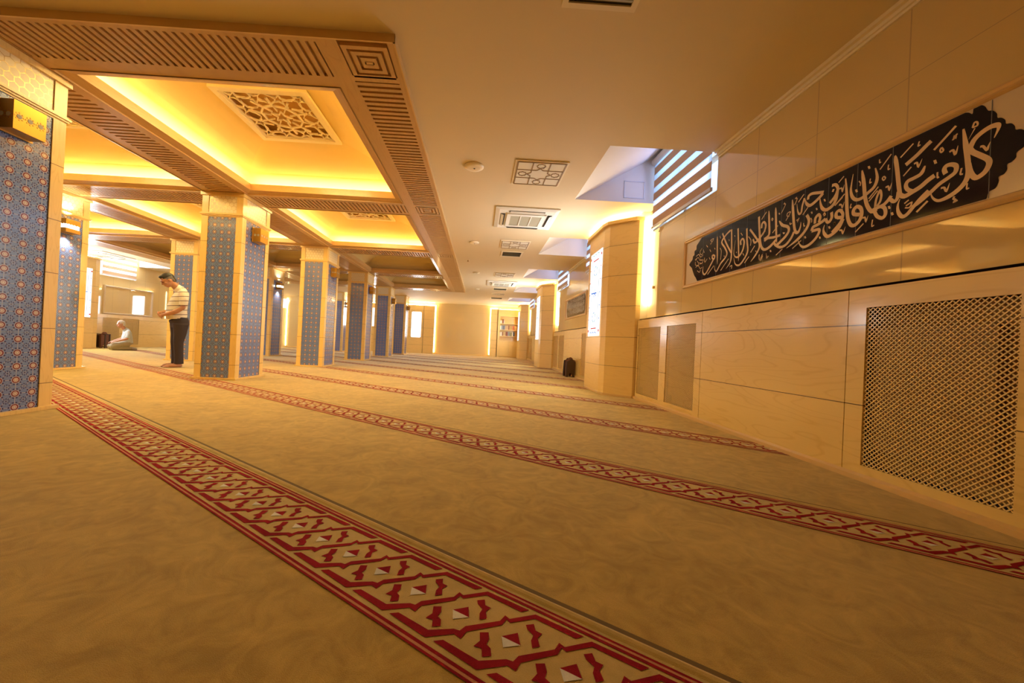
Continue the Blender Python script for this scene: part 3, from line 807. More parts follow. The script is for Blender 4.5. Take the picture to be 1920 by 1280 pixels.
# ------------------------------------------------------------------ timber ceiling: coffers
def rect_ring(x0, x1, y0, y1, z): return [(x0, y0, z), (x1, y0, z), (x1, y1, z), (x0, y1, z)]
def star(cx, cy, R, rot=0.0, n=5, k=.42):
    return [(cx + (R if i % 2 == 0 else R*k)*math.cos(rot + PI*i/n), cy + (R if i % 2 == 0 else R*k)*math.sin(rot + PI*i/n)) for i in range(2*n)]
def fretwork(mb, cx, cy, h, z, m=0):
    fn = lambda u, v, t: (cx+u, cy+v, t)
    z0, z1 = z, z+.018
    H = h - .075
    mb.strip([rect_ring(cx-h, cx+h, cy-h, cy+h, z1), rect_ring(cx-h, cx+h, cy-h, cy+h, z0-.012), rect_ring(cx-h+.06, cx+h-.06, cy-h+.06, cy+h-.06, z0-.012), rect_ring(cx-h+.06, cx+h-.06, cy-h+.06, cy+h-.06, z1)], m, True)
    cnt = [0]
    def B(a, b, w): cnt[0] += 1; q = (cnt[0] % 11)*.00035; mb.bar2(a, b, w, fn, z0+q, z1+q, m)
    for a, b in (((-H, -H), (H, -H)), ((-H, H), (H, H)), ((-H, -H), (-H, H)), ((H, -H), (H, H))): B(a, b, .026)
    def loop(P, w, close=True):
        for i in range(len(P) if close else len(P)-1): B(P[i], P[(i+1) % len(P)], w)
    ten = [(.50*H*math.cos(PI*2*i/10 + .314), .50*H*math.sin(PI*2*i/10 + .314)) for i in range(10)]
    loop(ten, .020)
    loop(star(0, 0, .27*H, 0, 5, .42), .013)
    for i in range(10):
        a = PI*2*i/10 + .314
        B((.26*H*math.cos(a), .26*H*math.sin(a)), (.50*H*math.cos(a), .50*H*math.sin(a)), .011)
    spots = []
    for sx in (-1, 1):
        for sy in (-1, 1): spots.append((sx*.80*H, sy*.80*H, .155*H))
    for a in range(4):
        c, s = math.cos(a*PI/2), math.sin(a*PI/2)
        for q in (-.30, .30): spots.append((c*.76*H - s*q*H, s*.76*H + c*q*H, .19*H))
    for (sx, sy, R) in spots:
        r0 = math.atan2(sy, sx)
        loop(star(sx, sy, R, r0, 5, .44), .010)
        for i in range(5):
            a = r0 + 2*PI*i/5
            p = (sx + R*math.cos(a), sy + R*math.sin(a)); q = (sx + R*1.75*math.cos(a), sy + R*1.75*math.sin(a))
            q = (max(-H, min(H, q[0])), max(-H, min(H, q[1])))
            if math.hypot(*q) < .5*H: continue
            B(p, q, .011)
    for i in range(10):
        a = PI*2*i/10 + .314; r = H/max(abs(math.cos(a)), abs(math.sin(a)))
        B((.5*H*math.cos(a), .5*H*math.sin(a)), (min(r, .80*H)*math.cos(a), min(r, .80*H)*math.sin(a)), .020)
ROW = ['in the row nearest the right wall', 'in the middle row', 'in the leftmost row']
ORD = ['first lit coffer', 'second lit coffer', 'first unlit coffer', 'farthest unlit coffer']
LITW = []
for r, (x0, x1) in enumerate(BAYX):
    for k, (y0, y1) in enumerate(BAYY):
        cx, cy = (x0+x1)/2, (y0+y1)/2; lit = k < 2
        t = thing('ceiling_coffer', '%s from the front, %s' % (ORD[k], ROW[r]), 'ceiling coffer', (cx, cy, BB), 'ceiling coffers')
        f = MB(); i1 = .10
        f.strip([rect_ring(x0, x1, y0, y1, BB-.006), rect_ring(x0+.012, x1-.012, y0+.012, y1-.012, BB-.006), rect_ring(x0+.012, x1-.012, y0+.012, y1-.012, BB+.008),
                 rect_ring(x0+i1, x1-i1, y0+i1, y1-i1, BB+.032), rect_ring(x0+i1, x1-i1, y0+i1, y1-i1, BB+.125), rect_ring(x0+i1-.02, x1-i1+.02, y0+i1-.02, y1-i1+.02, BB+.125), rect_ring(x0+i1-.02, x1-i1+.02, y0+i1-.02, y1-i1+.02, BB+.09), rect_ring(x0-.09, x1+.09, y0-.09, y1+.09, BB+.09)], 0, True)
        f.build('frame', [M['beam']], t)
        gz, gh = 3.20, .475
        d = MB(); rings = []
        for i in range(11):
            s = i/10; a = s*PI*.47
            ins = (1-math.cos(a))/(1-math.cos(PI*.47)); up = math.sin(a)/math.sin(PI*.47)
            rx0, rx1 = x0-.09+(cx-gh-x0+.09)*ins, x1+.09-(x1+.09-cx-gh)*ins
            ry0, ry1 = y0-.09+(cy-gh-y0+.09)*ins, y1+.09-(y1+.09-cy-gh)*ins
            rings.append(rect_ring(rx0, rx1, ry0, ry1, BB+.09+(gz+.02-BB-.09)*up))
        d.strip(rings, 0, True)
        d.add([(cx-gh, cy-gh, gz+.10), (cx+gh, cy-gh, gz+.10), (cx+gh, cy+gh, gz+.10), (cx-gh, cy+gh, gz+.10)], [(0, 1, 2, 3)], 1)
        d.strip([rect_ring(cx-gh, cx+gh, cy-gh, cy+gh, gz+.02), rect_ring(cx-gh, cx+gh, cy-gh, cy+gh, gz+.10)], 1, True)
        dm = d.build('dome', [M['dome'], M['fret_back']], t)
        for p in dm.data.polygons: p.use_smooth = False
        g = MB(); fretwork(g, cx, cy, gh+.02, gz-.012); g.build('star_fretwork', M['offwhite'], t)
        if lit:
            e = .072; z0, z1 = BB+.0915, BB+.122
            for P, n in ((((x0+e, y0+e), (x1-e, y0+e)), (0, -1)), (((x0+e, y1-e), (x1-e, y1-e)), (0, 1)), (((x0+e, y0+e), (x0+e, y1-e)), (-1, 0)), (((x1-e, y0+e), (x1-e, y1-e)), (1, 0))):
                # an aluminium channel whose diffuser faces the foot of the dome
                (a, b), (c, g2) = P; s_ = MB(); k1 = .006
                s_.box(min(a, c) - abs(n[0])*.003, max(a, c) + abs(n[0])*.003, min(b, g2) - abs(n[1])*.003, max(b, g2) + abs(n[1])*.003, z0, z1, 0)
                u, v = n[0]*k1, n[1]*k1
                s_.poly([(a+u, b+v, z0), (c+u, g2+v, z0), (c+u, g2+v, z1-.002), (a+u, b+v, z1-.002)], 1)
                s_.build('light_strip', [M['white'], M['led']], t)
            LITW.append((cx, cy))
for cx, cy in LITW: area('coffer_fill', (cx, cy, 3.15), (0, 0, 0), .8, .8, 26, (1, .77, .31))  # unseen area lights added below the fretwork to brighten the floor

# ------------------------------------------------------------------ columns
def column_parts(t, cx, cy, top):
    x0, x1, y0, y1 = cx-HX, cx+HX, cy-HY, cy+HY
    tw = .092
    s = MB()
    for ax in (x0, x1-tw):
        for ay in (y0, y1-tw): s.box(ax, ax+tw, ay, ay+tw, .03, top-.045, 0)
    s.box(x0+.02, x1-.02, y0+.02, y1-.02, .03, top-.045, 0)
    s.box(x0, x1, y0, y1, 2.385, 2.40, 0)
    sh = s.build('shaft', M['maple_column'], t)
    for nm, z0, z1, m in (('tile_panel', .03, 2.385, M['tile']), ('honeycomb_panel', 2.44, top-.05, M['hex'])):
        e = .008
        for (a, b, c, d) in ((x0+tw, x1-tw, y0+e, y0+e+.03), (x0+tw, x1-tw, y1-e-.03, y1-e), (x1-e-.03, x1-e, y0+tw, y1-tw), (x0+e, x0+e+.03, y0+tw, y1-tw)):
            q = MB(); q.box(a, b, c, d, z0, z1); q.build(nm, m, t)
    q = MB(); q.box(x0-.012, x1+.012, y0-.012, y1+.012, 2.40, 2.415); q.box(x0-.022, x1+.022, y0-.022, y1+.022, 2.415, 2.432); q.box(x0-.008, x1+.008, y0-.008, y1+.008, 2.432, 2.445)
    q.build('capital_moulding', M['maple_column'], t)
    q = MB(); q.box(x0-.018, x1+.018, y0-.018, y1+.018, top-.05, top-.004); q.build('top_moulding', M['maple_column'], t)
    q = MB(); q.box(x0-.03, x1+.03, y0-.03, y1+.03, 0.002, .03); q.build('plinth', M['maple_column'], t)
ANAME = ['big blue tiled column cut by the left edge, nearest of its row', 'second blue tiled column of the near row, just right of the standing man', 'third blue tiled column of the near row',
         'fourth blue tiled column of the near row', 'fifth blue tiled column of the near row, under the far end of the timber ceiling', 'last blue tiled column of the near row, standing beyond the timber ceiling']
BNAME = [None, 'blue tiled column with the lit lamp at left, left of the kneeling man', 'blue tiled column partly hidden behind the standing man', 'blue tiled column with a lit lamp seen between the second and third near columns',
         'blue tiled column of the far row hidden behind the third near column', 'farthest small blue tiled column of the far row, seen right of the third near column']
first = None
for row, names in (('A', ANAME), ('B', BNAME)):
    for k, nm in enumerate(names):
        if nm is None: continue
        c = (COLX[row], COLY[k], 0)
        if k == 5:
            t = thing('column', nm, 'column', c, 'blue tiled columns'); column_parts(t, c[0], c[1], CE)
        elif first is None:
            first = thing('column', nm, 'column', c, 'blue tiled columns'); column_parts(first, c[0], c[1], BB)
        else: dup(first, c, nm)

# wall lamps on the aisle side of each column
def sconce_parts(t, x, y, lit):
    b = MB()
    D, W_, Z0, Z1 = .125, .10, 2.11, 2.32
    def shell(z0, z1): b.box(x+.012, x+D, y-W_, y+W_, z0, z1)
    if lit:
        b.box(x+.012, x+D, y-W_, y+W_, Z1-.075, Z1-.012); b.box(x+.012, x+D, y-W_, y+W_, Z0, Z0+.06)
    else:
        b.box(x+.012, x+D, y-W_, y+W_, Z0, Z1)
    b.build('lamp_box', M['gold'], t)
    p = MB(); p.box(x+.001, x+.012, y-W_-.015, y+W_+.015, Z0-.01, Z1+.01); p.build('back_plate', M['gold_dark'], t)
    if lit:
        g = MB(); g.box(x+.02, x+D-.008, y-W_+.008, y+W_-.008, Z0+.055, Z1-.07); g.build('glass_band', M['sconce_glow'], t)
        c = MB()
        for i in range(5): c.cyl((x+D-.004, y-W_+.02+i*.04, Z1-.075), .021, .006, 12, axis='x')
        for i in range(3): c.cyl((x+.03+i*.04, y-W_-.002, Z1-.075), .021, .006, 12, axis='y')
        c.build('scallop_trim', M['gold'], t)
    else:
        c = MB(); zc = (Z0+Z1)/2 - .005
        for i in range(3):
            yy = y-W_+.035+i*.065
            c.cyl((x+D, yy, zc), .017, .002, 10, 0, 'x')
            for q in range(8): c.cyl((x+D, yy+.026*math.cos(q*PI/4), zc+.026*math.sin(q*PI/4)), .0055, .002, 6, 1, 'x')
        for i in range(2):
            xx = x+.04+i*.05
            c.cyl((xx, y-W_-.002, zc), .017, .002, 10, 0, 'y')
            for q in range(8): c.cyl((xx+.026*math.sin(q*PI/4), y-W_-.002, zc+.026*math.cos(q*PI/4)), .0055, .002, 6, 1, 'y')
        c.build('rosette_fretwork', [M['grey'], M['gold_dark']], t)
SLAB = {('A', 0): 'large gold box lamp on the big column cut by the left edge', ('A', 1): 'gold box lamp, unlit, on the second column of the near row', ('A', 2): 'gold box lamp, unlit, on the third column of the near row',
        ('A', 3): 'small gold box lamp on the fourth column of the near row', ('A', 4): 'small gold box lamp on the fifth column of the near row', ('A', 5): 'tiny gold box lamp on the last column of the near row',
        ('B', 1): 'lit gold box lamp on the blue column at left', ('B', 2): 'gold box lamp on the column behind the standing man', ('B', 3): 'lit gold box lamp on the column between the second and third near columns',
        ('B', 4): 'gold box lamp on the column hidden behind the third near column', ('B', 5): 'small lit gold box lamp on the farthest column of the far row'}
proto = {}
for (row, k), lab in SLAB.items():
    lit = row == 'B' and k != 2
    x, y = COLX[row]+HX, COLY[k]
    if lit not in proto:
        t = thing('wall_lamp', lab, 'wall lamp', (x, y, 2.11), 'box lamps on the columns'); sconce_parts(t, x, y, lit); proto[lit] = t
    else: dup(proto[lit], (x, y, 2.11), lab)
    if lit:
        for dz, rx in ((-.03, 0), (.25, PI)):
            L = bpy.data.lights.new('lamp_spill', 'SPOT'); L.energy = 9; L.spot_size = 1.9; L.spot_blend = .8; L.color = (1, .93, .72); L.shadow_soft_size = .02
            o = bpy.data.objects.new('lamp_spill', L); COL.objects.link(o); o.location = (x+.06, y, 2.11+dz); o.rotation_euler = (rx, 0, 0)

# ------------------------------------------------------------------ right-hand pilasters
def pilaster(c, lab, xw, s, power=26):
    """half-octagonal pier on the wall x = xw; s = +1 when the room lies at smaller x"""
    X = lambda d: xw - s*d
    t = thing('pilaster', lab, 'pilaster', (X(0), c, 0), 'maple pilasters with stained glass')
    plan = [(.0, -.81), (.07, -.81), (.40, -.51), (.435, -.36), (.435, .40), (.40, .55), (.07, .81), (.0, .81)]
    b = MB(); b.strip([[(X(d), c+y, z) for d, y in plan] for z in (0, 2.70)], 0, True, True); b.build('body', M['maple_pier'], t)
    cap = [(d + (.045 if d > 0 else 0), y*(1.035 if abs(y) < .8 else 1.02)) for d, y in plan]
    q = MB(); q.strip([[(X(d), c+y, z) for d, y in cap] for z in (2.665, 2.715)], 0, True, True); q.build('cornice', M['maple_pier'], t)
    q = MB(); q.strip([[(X(d + (.012 if d > 0 else 0)), c+y*1.01, z) for d, y in plan] for z in (0.002, .03)], 0, True, True); q.build('skirting', M['frame_gold'], t)
    inn = [(.03, -.74), (.34, -.47), (.375, -.34), (.375, .38), (.34, .51), (.03, .74)]
    l = MB()
    for (a, e), (f, g) in zip(inn, inn[1:]):
        dx, dy = f-a, g-e; L_ = math.hypot(dx, dy); nx, ny = -dy/L_*.012, dx/L_*.012
        l.add([(X(a), c+e, 2.72), (X(f), c+g, 2.72), (X(f+nx), c+g+ny, 2.72), (X(a+nx), c+e+ny, 2.72), (X(a), c+e, 2.735), (X(f), c+g, 2.735), (X(f+nx), c+g+ny, 2.735), (X(a+nx), c+e+ny, 2.735)],
              [(0,1,2,3), (4,5,6,7), (0,1,5,4), (2,3,7,6), (0,3,7,4), (1,2,6,5)])
    l.build('light_strip', M['led_cornice'], t)
    # stained glass in the front face
    y0, y1, z0, z1 = c-.30, c+.30, .93, 2.37
    xf = X(.435)
    g = MB(); g.box(min(xf, xf-s*.006), max(xf, xf-s*.006), y0, y1, z0, z1); gl = g.build('stained_glass', M['glass_white'], t)
    area('stained_glass_glow', (xf - s*.02, c, 1.65), (0, s*PI/2, 0), 1.4, .56, power, (.95, .97, 1.0))
    k = MB(); xo = xf - s*.007
    def rod(ya, za, yb, zb, w, m): k.bar2((ya, za), (yb, zb), w, lambda u, v, t_: (t_, u, v), xo, xo - s*.004, m)
    def px(u): return c + u*.30
    def pz(v): return z0 + v*(z1-z0)
    for u in (-.92, .92):
        for v in (.06, .94): rod(px(u)-.02, pz(v), px(u)+.02, pz(v), .04, 0)
    for v, m in ((.90, 0), (.09, 0)): rod(px(-.45), pz(v), px(.45), pz(v), .018, m)
    for v in (.965, .035):
        for u in (-.5, -.1, .3): rod(px(u), pz(v), px(u+.3), pz(v+.012), .012, 2 if v > .5 else 1)
    for u in (-.62, .62): rod(px(u), pz(.12), px(u), pz(.88), .006, 3)
    for v0 in (.77, .22):
        n = 14; P = [(px(.28*math.cos(2*PI*i/n)), pz(v0 + .055*math.sin(2*PI*i/n))) for i in range(n)]
        for i in range(n):
            if i % 3 != 1: rod(*P[i], *P[(i+1) % n], .012, (1, 3, 2)[i % 3])
    rod(px(-.3), pz(.505), px(.62), pz(.515), .022, 1); rod(px(-.2), pz(.47), px(0), pz(.50), .012, 1); rod(px(.2), pz(.46), px(.05), pz(.50), .012, 1); rod(px(0), pz(.53), px(.02), pz(.56), .010, 2)
    for u in (-.9, .9):
        for v in (.2, .35, .5, .65, .8): rod(px(u)-.012, pz(v), px(u)+.012, pz(v), .020, 0 if v > .6 else 1)
    k.build('leadwork', [M['glass_red'], M['glass_blue'], M['glass_teal'], M['lead']], gl)
    return t
PLAB = ['nearest maple pilaster on the right wall with a glowing stained glass strip', 'second maple pilaster on the right wall', 'third and farthest maple pilaster on the right wall']
for c, lab, pw in zip(PILY, PLAB, (22, 30, 22)): pilaster(c, lab, XR, 1, pw)
pilaster(10.90, 'maple pilaster with stained glass on the left wall, seen between the columns at left', XL, -1, 34)
# vertical LED strips in the slots beside the pilasters
SL_LAB = ['glowing vertical slot on the near side of the nearest right pilaster', 'glowing vertical slot on the far side of the nearest right pilaster', 'glowing vertical slot on the near side of the second right pilaster',
          'glowing vertical slot on the far side of the second right pilaster', 'glowing vertical slot on the near side of the third right pilaster', 'glowing vertical slot on the far side of the third right pilaster']
for i, (a, b) in enumerate(SLOTS):
    y = b - .06 if i % 2 == 0 else a + .06
    t = thing('slot_light', SL_LAB[i], 'light', (XR+.09, y, 1.19), 'vertical slot lights')
    q = MB(); q.box(XR+.085, XR+.105, y-.012, y+.012, 1.40, 2.72); q.build('light_strip', M['led_wall'], t)
    q = MB(); yk = (a+b)/2 + (.06 if i % 2 == 0 else -.06); q.cyl((XR+.085, yk, 1.64), .022, .025, 14, axis='x'); q.build('knob', M['gold_dark'], t, True)

# ------------------------------------------------------------------ wainscot of the right wall
def lattice(mb, y0, y1, z0, z1, xf, p=.0265, w=.0056, s=1):
    """two layers of crossing diagonal bars clipped to the opening"""
    def clip(c0, sg, x):
        # line z = z0 + sg*(y-y0) + c0
        ya, yb = y0, y1
        f = lambda y: z0 + sg*(y-y0) + c0
        if sg > 0: ya = max(ya, y0 - c0); yb = min(yb, y0 + (z1-z0) - c0)
        else: ya = max(ya, y0 + c0 - (z1-z0)); yb = min(yb, y0 + c0)
        if yb - ya > .004: mb.bar2((ya, f(ya)), (yb, f(yb)), w, lambda u, v, t: (t, u, v), x, x - s*.0035)
    n = int((y1-y0+z1-z0)/p) + 1
    for i in range(n):
        clip(-(y1-y0) + i*p, 1, xf); clip(i*p, -1, xf - s*.0030)
def grille(lab, y0, y1, z0, z1, xf, s=1, p=.0265):
    t = thing('radiator_grille', lab, 'grille', (xf, (y0+y1)/2, 0), 'lattice grilles in the wainscot')
    q = MB(); lattice(q, y0, y1, z0, z1, xf + s*.014, p, .0056 if p < .03 else p*.24, s); q.build('lattice', M['maple_pale'], t)
    q = MB(); a, b = xf + s*.10, xf + s*.105
    q.box(min(a, b), max(a, b), y0, y1, z0, z1, 0)
    q.box(min(xf+s*.05, xf+s*.09), max(xf+s*.05, xf+s*.09), y0+.10, y1-.005, z0+.10, z1-.12, 1)
    q.build('radiator', [M['recess'], M['radiator']], t)
    return t
WX = 2.34
def wain_panel(lab, y0, y1, holes=()):
    q = MB()
    for a, b, c, d in rect_holes(y0+.0025, y1-.0025, .03, 1.165, holes): q.poly([(WX, a, c), (WX, a, d), (WX, b, d), (WX, b, c)])
    q.poly([(WX, y0+.0025, 1.165), (WX+.06, y0+.0025, 1.165), (WX+.06, y1-.0025, 1.165), (WX, y1-.0025, 1.165)])
    for y in (y0+.0025, y1-.0025): q.poly([(WX, y, .03), (WX+.05, y, .03), (WX+.05, y, 1.165), (WX, y, 1.165)])
    for a, b, c, d in holes:
        for y in (a, b): q.poly([(WX, y, c), (WX+.02, y, c), (WX+.02, y, d), (WX, y, d)])
        for z in (c, d): q.poly([(WX, a, z), (WX, b, z), (WX+.02, b, z), (WX+.02, a, z)])
    t = q.build('wainscot_panel', M['maple_panel'])
    t.location = (0, 0, 0)
    return tag(t, lab, 'wall panel', 'maple wainscot panels')
GZ = (.09, 1.045)
segname = ['before the nearest right pilaster', 'between the first and second right pilasters', 'between the second and third right pilasters']
for i, m in enumerate((3.05, 9.28, 15.48)):
    near, far = [(m-2.32, m-1.68), (m-1.52, m-.88)], [(m+.88, m+1.50), (m+1.66, m+2.32)]
    e0, e1 = m-2.42, m+2.36
    if i == 0: wain_panel('maple wainscot panel at the right edge around the large lattice grille', e0-.6, m-.77, [(a, b, *GZ) for a, b in near])
    else: wain_panel('maple wainscot panel framing the nearer pair of grilles ' + segname[i], e0, m-.77, [(a, b, *GZ) for a, b in near])
    wain_panel('plain maple wainscot panel ' + segname[i], m-.77, m+.77)
    wain_panel('maple wainscot panel framing the farther pair of grilles ' + segname[i], m+.77, e1, [(a, b, *GZ) for a, b in far])
    gl = [('lattice grille cut by the right edge of the picture', 'large lattice grille at the right edge beneath the calligraphy', 'right hand lattice grille of the pair beside the nearest pilaster', 'left hand lattice grille of the pair, against the nearest pilaster'),
          ('lattice grille hidden just behind the nearest right pilaster', 'lattice grille beside the dark folded book stands', 'nearer lattice grille of the pair before the second right pilaster', 'farther lattice grille of the pair, against the second right pilaster'),
          ('lattice grille hidden just behind the second right pilaster', 'far lattice grille, second beyond the second right pilaster', 'nearer lattice grille of the pair before the third right pilaster', 'farther lattice grille against the third right pilaster')][i]
    pp = (.0265, .034, .05)[i]
    for (a, b), lab in zip(near + far, gl): grille(lab, a, b, *GZ, WX, 1, pp)

# ------------------------------------------------------------------ calligraphy
def dec(s): return [(int(a)/1000, int(b)/1000) for a, b in (q.split(',') for q in s.split())]
STROKES = []
for ln in CALLIGRAPHY.strip().splitlines():
    w, tp, p = ln.split('|'); STROKES.append((float(w), tp, dec(p)))
DOTS = [dec(q) for q in DIAMONDS.strip().splitlines()]
def smooth(P):
    """Catmull-Rom through the traced points"""
    if len(P) < 3: return P
    out = []
    for i in range(len(P)-1):
        p0, p1, p2, p3 = P[max(i-1, 0)], P[i], P[i+1], P[min(i+2, len(P)-1)]
        for k in range(4):
            t = k/4
            out.append(tuple(.5*((2*b) + (-a+c)*t + (2*a-5*b+4*c-d)*t*t + (-a+3*b-3*c+d)*t**3) for a, b, c, d in zip(p0, p1, p2, p3)))
    return out + [P[-1]]
def letters(mb, x, f, W, m=0, zstep=True):
    for si, (w, tp, P) in enumerate(STROKES):
        Q = smooth(P); n = len(Q); ws = []
        for i in range(n):
            k = 1.0; q = i/(n-1)
            # reed-pen modulation: horizontal runs a little heavier
            if 's' in tp: k = min(k, .35 + q*5)
            if 'e' in tp: k = min(k, .15 + (1-q)*2.6)
            ws.append(W*w*k)
        xx = x - (si % 7)*.00012
        for q in ribbon2(Q, ws): mb.poly([(xx, *f(a, b)) for a, b in q], m)
    for d in DOTS: mb.poly([(x-.001, *f(a, b)) for a, b in d], m)
SCL, SCR = smooth(dec(SCALLOP_LEFT)), smooth(dec(SCALLOP_RIGHT))
t = thing('calligraphy_panel', 'long navy calligraphy panel with cream lettering in a moulded frame on the right wall', 'calligraphy panel', (XR, 2.75, 1.46))
y0, y1, z0, z1 = 1.22, 4.262, 1.468, 2.028
q = MB(); prof = [(0, 0), (.014, 0), (.022, .010), (.016, .022), (.020, .034), (.010, .042), (0, .046)]
q.strip([[(XR-d, y0+e, z0+e), (XR-d, y1-e, z0+e), (XR-d, y1-e, z1-e), (XR-d, y0+e, z1-e)] for d, e in prof], 0, True); q.build('frame', M['frame_gold'], t)
q = MB(); q.box(XR-.004, XR+.0, y0+.044, y1-.044, z0+.044, z1-.044); q.build('cream_ground', M['ground'], t)
q = MB(); zt, zb = z1-.047, z0+.047
outline = [(y, min(max(z, zb), zt)) for y, z in SCR] + [(1.76, zb)] + [(3.90, zb)] + [(y, min(max(z, zb), zt)) for y, z in SCL[::-1]]
q.extrude([(XR-.0045, a, b) for a, b in outline], (-.0015, 0, 0)); fld = q.build('navy_field', M['ink'], t)
for y in [1.665, 2.08, 2.28, 2.475, 2.66, 2.87, 3.05, 3.25, 3.46, 3.67, 3.90]:
    q = MB(); q.box(XR-.0068, XR-.0058, y-.0012, y+.0012, zb, zt); q.build('tile_joint', M['lead'], t)
q = MB(); letters(q, XR-.0072, lambda a, b: (a, b), .0225); q.build('lettering', M['letter'], t)

t = thing('calligraphy_panel', 'small brown calligraphy panel far down the right wall, beyond the nearest pilaster', 'calligraphy panel', (XR, 9.2, 1.46))
y0, y1 = 8.20, 10.22
q = MB(); q.strip([[(XR-d, y0+e, z0+e), (XR-d, y1-e, z0+e), (XR-d, y1-e, z1-e), (XR-d, y0+e, z1-e)] for d, e in prof], 0, True); q.build('frame', M['frame_gold'], t)
q = MB(); q.box(XR-.004, XR, y0+.044, y1-.044, z0+.044, z1-.044); q.build('cream_ground', M['ground'], t)
q = MB(); a, b, c, d = y0+.10, y1-.12, zb+.004, zt-.004
q.extrude([(XR-.0045, *p) for p in [(a+.08, c), (b-.10, c), (b-.02, c+.12), (b, (c+d)/2), (b-.02, d-.12), (b-.10, d), (a+.08, d), (a, d-.10), (a, c+.10)]], (-.0015, 0, 0)); q.build('brown_field', M['brown_field'], t)
q = MB()
for r in range(3):
    zc = zb + .03 + r*.145
    letters(q, XR-.0072, lambda a, b: (y0+.17+(a-1.6)*.67, zc+(b-1.5)*.37), .0175)
q.build('lettering', M['letter_pale'], t)
# framed blank panel on the left wall
t = thing('framed_panel', 'plain cream panel in a pale moulding on the left wall above the kneeling man', 'wall panel', (XL, 12.9, 1.1))
q = MB(); a, b, c, d = 11.98, 13.72, 1.09, 2.0
q.strip([[(XL+k*2, a+e, c+e), (XL+k*2, b-e, c+e), (XL+k*2, b-e, d-e), (XL+k*2, a+e, d-e)] for k, e in prof], 0, True); q.build('frame', M['ground'], t)
q = MB(); q.box(XL, XL+.004, a+.044, b-.044, c+.044, d-.044); q.build('cream_ground', M['cream_tile'], t)

# left wainscot with a pair of grilles
q = MB(); hl = [(11.96, 12.5, .09, .965), (12.62, 13.2, .09, .965)]
for a, b, c, d in rect_holes(11.6, 15.5, 0, 1.07, hl): q.poly([(XL+.05, a, c), (XL+.05, a, d), (XL+.05, b, d), (XL+.05, b, c)])
q.poly([(XL+.05, 11.6, 1.07), (XL, 11.6, 1.07), (XL, 15.5, 1.07), (XL+.05, 15.5, 1.07)])
tag(q.build('wainscot_panel', M['maple_panel']), 'maple wainscot on the left wall behind the kneeling man', 'wall panel', 'maple wainscot panels')
grille('left lattice grille on the left wall, behind the small dark book rack', *hl[0], XL+.05, -1, .034)
grille('right lattice grille on the left wall, behind the kneeling man', *hl[1], XL+.05, -1, .034)
# ------------------------------------------------------------------ far wall
def lit_panel(lab, x0, x1):
    t = thing('lit_wall_panel', lab, 'wall panel', ((x0+x1)/2, YF, 0), 'recessed glowing wall panels')
    q = MB(); q.box(x0, x1, YF-.03, YF, .07, 2.56); q.build('panel', M['cream_tile'], t)
    for x in (x0, x1-.02):
        q = MB(); q.box(x, x+.02, YF-.055, YF-.031, .09, 2.66); q.build('light_strip', M['led_wall'], t)
    q = MB(); q.box(x0, x1, YF-.08, YF, .0, .07); q.build('skirting', M['maple'], t)
lit_panel('wide glossy panel on the far wall glowing along both sides', -2.50, .54)
lit_panel('glossy lit panel on the far wall at left, seen between the second and third near columns', -10.55, -7.0)
def far_pier(lab, x0, x1, glass=None, top=2.62):
    t = thing('far_pier', lab, 'pier', ((x0+x1)/2, YF-.11, 0), 'maple piers on the far wall')
    q = MB(); q.box(x0, x1, YF-.22, YF-.003, 0, top); q.build('body', M['maple_pier'], t)
    q = MB(); q.box(x0+.02, x1-.02, YF-.16, YF-.13, top+.005, top+.02); q.build('light_strip', M['led_cornice'], t)
    if glass:
        a, b, c, d = glass
        q = MB(); r = .07; P = []
        for cx, cz, a0 in ((b-r, d-r, 0), (a+r, d-r, 90), (a+r, c+r, 180), (b-r, c+r, 270)):
            for i in range(6): w = math.radians(a0+i*18); P.append((cx+r*math.cos(w), YF-.221, cz+r*math.sin(w)))
        q.extrude(P, (0, -.006, 0)); q.build('stained_glass', M['glass_white'], t)
        area('stained_glass_glow', ((a+b)/2, YF-.24, (c+d)/2), (-PI/2, 0, 0), b-a, d-c, 14, (.95, .97, 1.0))
far_pier('maple pier with a brilliant white window at the left of the wide far panel', -4.0, -3.12, (-3.76, -3.22, .86, 2.25), 2.62)
far_pier('narrow maple pier bordering the wide far panel at left', -3.10, -2.52)
far_pier('narrow maple pier between the wide far panel and the bookcase', .56, .92)
far_pier('maple pier with a bright window seen between the third and fourth near columns', -6.35, -5.25, (-6.05, -5.45, 1.35, 2.35))
# bookcase in the right corner
t = thing('bookcase', 'built-in maple bookcase in the far right corner', 'bookcase', (1.6, YF-.15, 0))
q = MB(); yb = YF-.30
x0, x1 = .95, 2.30
q.box(x0, x0+.12, yb, YF, 0, 2.6); q.box(x1-.2, x1, yb, YF, 0, 2.6); q.box(x0+.12, x1-.2, yb, YF, 2.22, 2.6); q.box(x0+.12, x1-.2, yb, YF, .86, .90); q.box(x0+.12, x1-.2, YF-.03, YF, .9, 2.22); q.box(x0+.12, x1-.2, yb+.02, YF, 0, .05)
q.build('carcass', M['maple'], t)
for a, b in ((x0+.125, 1.584), (1.59, x1-.205)): q = MB(); q.box(a, b, yb-.004, yb+.016, .05, .855); q.build('door', M['maple'], t)
SH = [1.16, 1.50, 1.84]
for z in SH: q = MB(); q.box(x0+.12, x1-.2, yb+.02, YF-.03, z-.025, z); q.build('shelf', M['maple_pale'], t)
q = MB(); q.box(x0+.05, x1-.05, YF-.2, YF-.17, 2.605, 2.62); q.build('light_strip', M['led_wall'], t)
BC = {'cream': (.70, .62, .48), 'grey': (.26, .28, .28), 'brown': (.22, .08, .04), 'dark red': (.22, .06, .04), 'ochre': (.50, .33, .12), 'red': (.45, .13, .07), 'dark blue': (.09, .10, .14), 'olive': (.25, .24, .12), 'tan': (.55, .36, .18), 'white': (.80, .78, .72)}
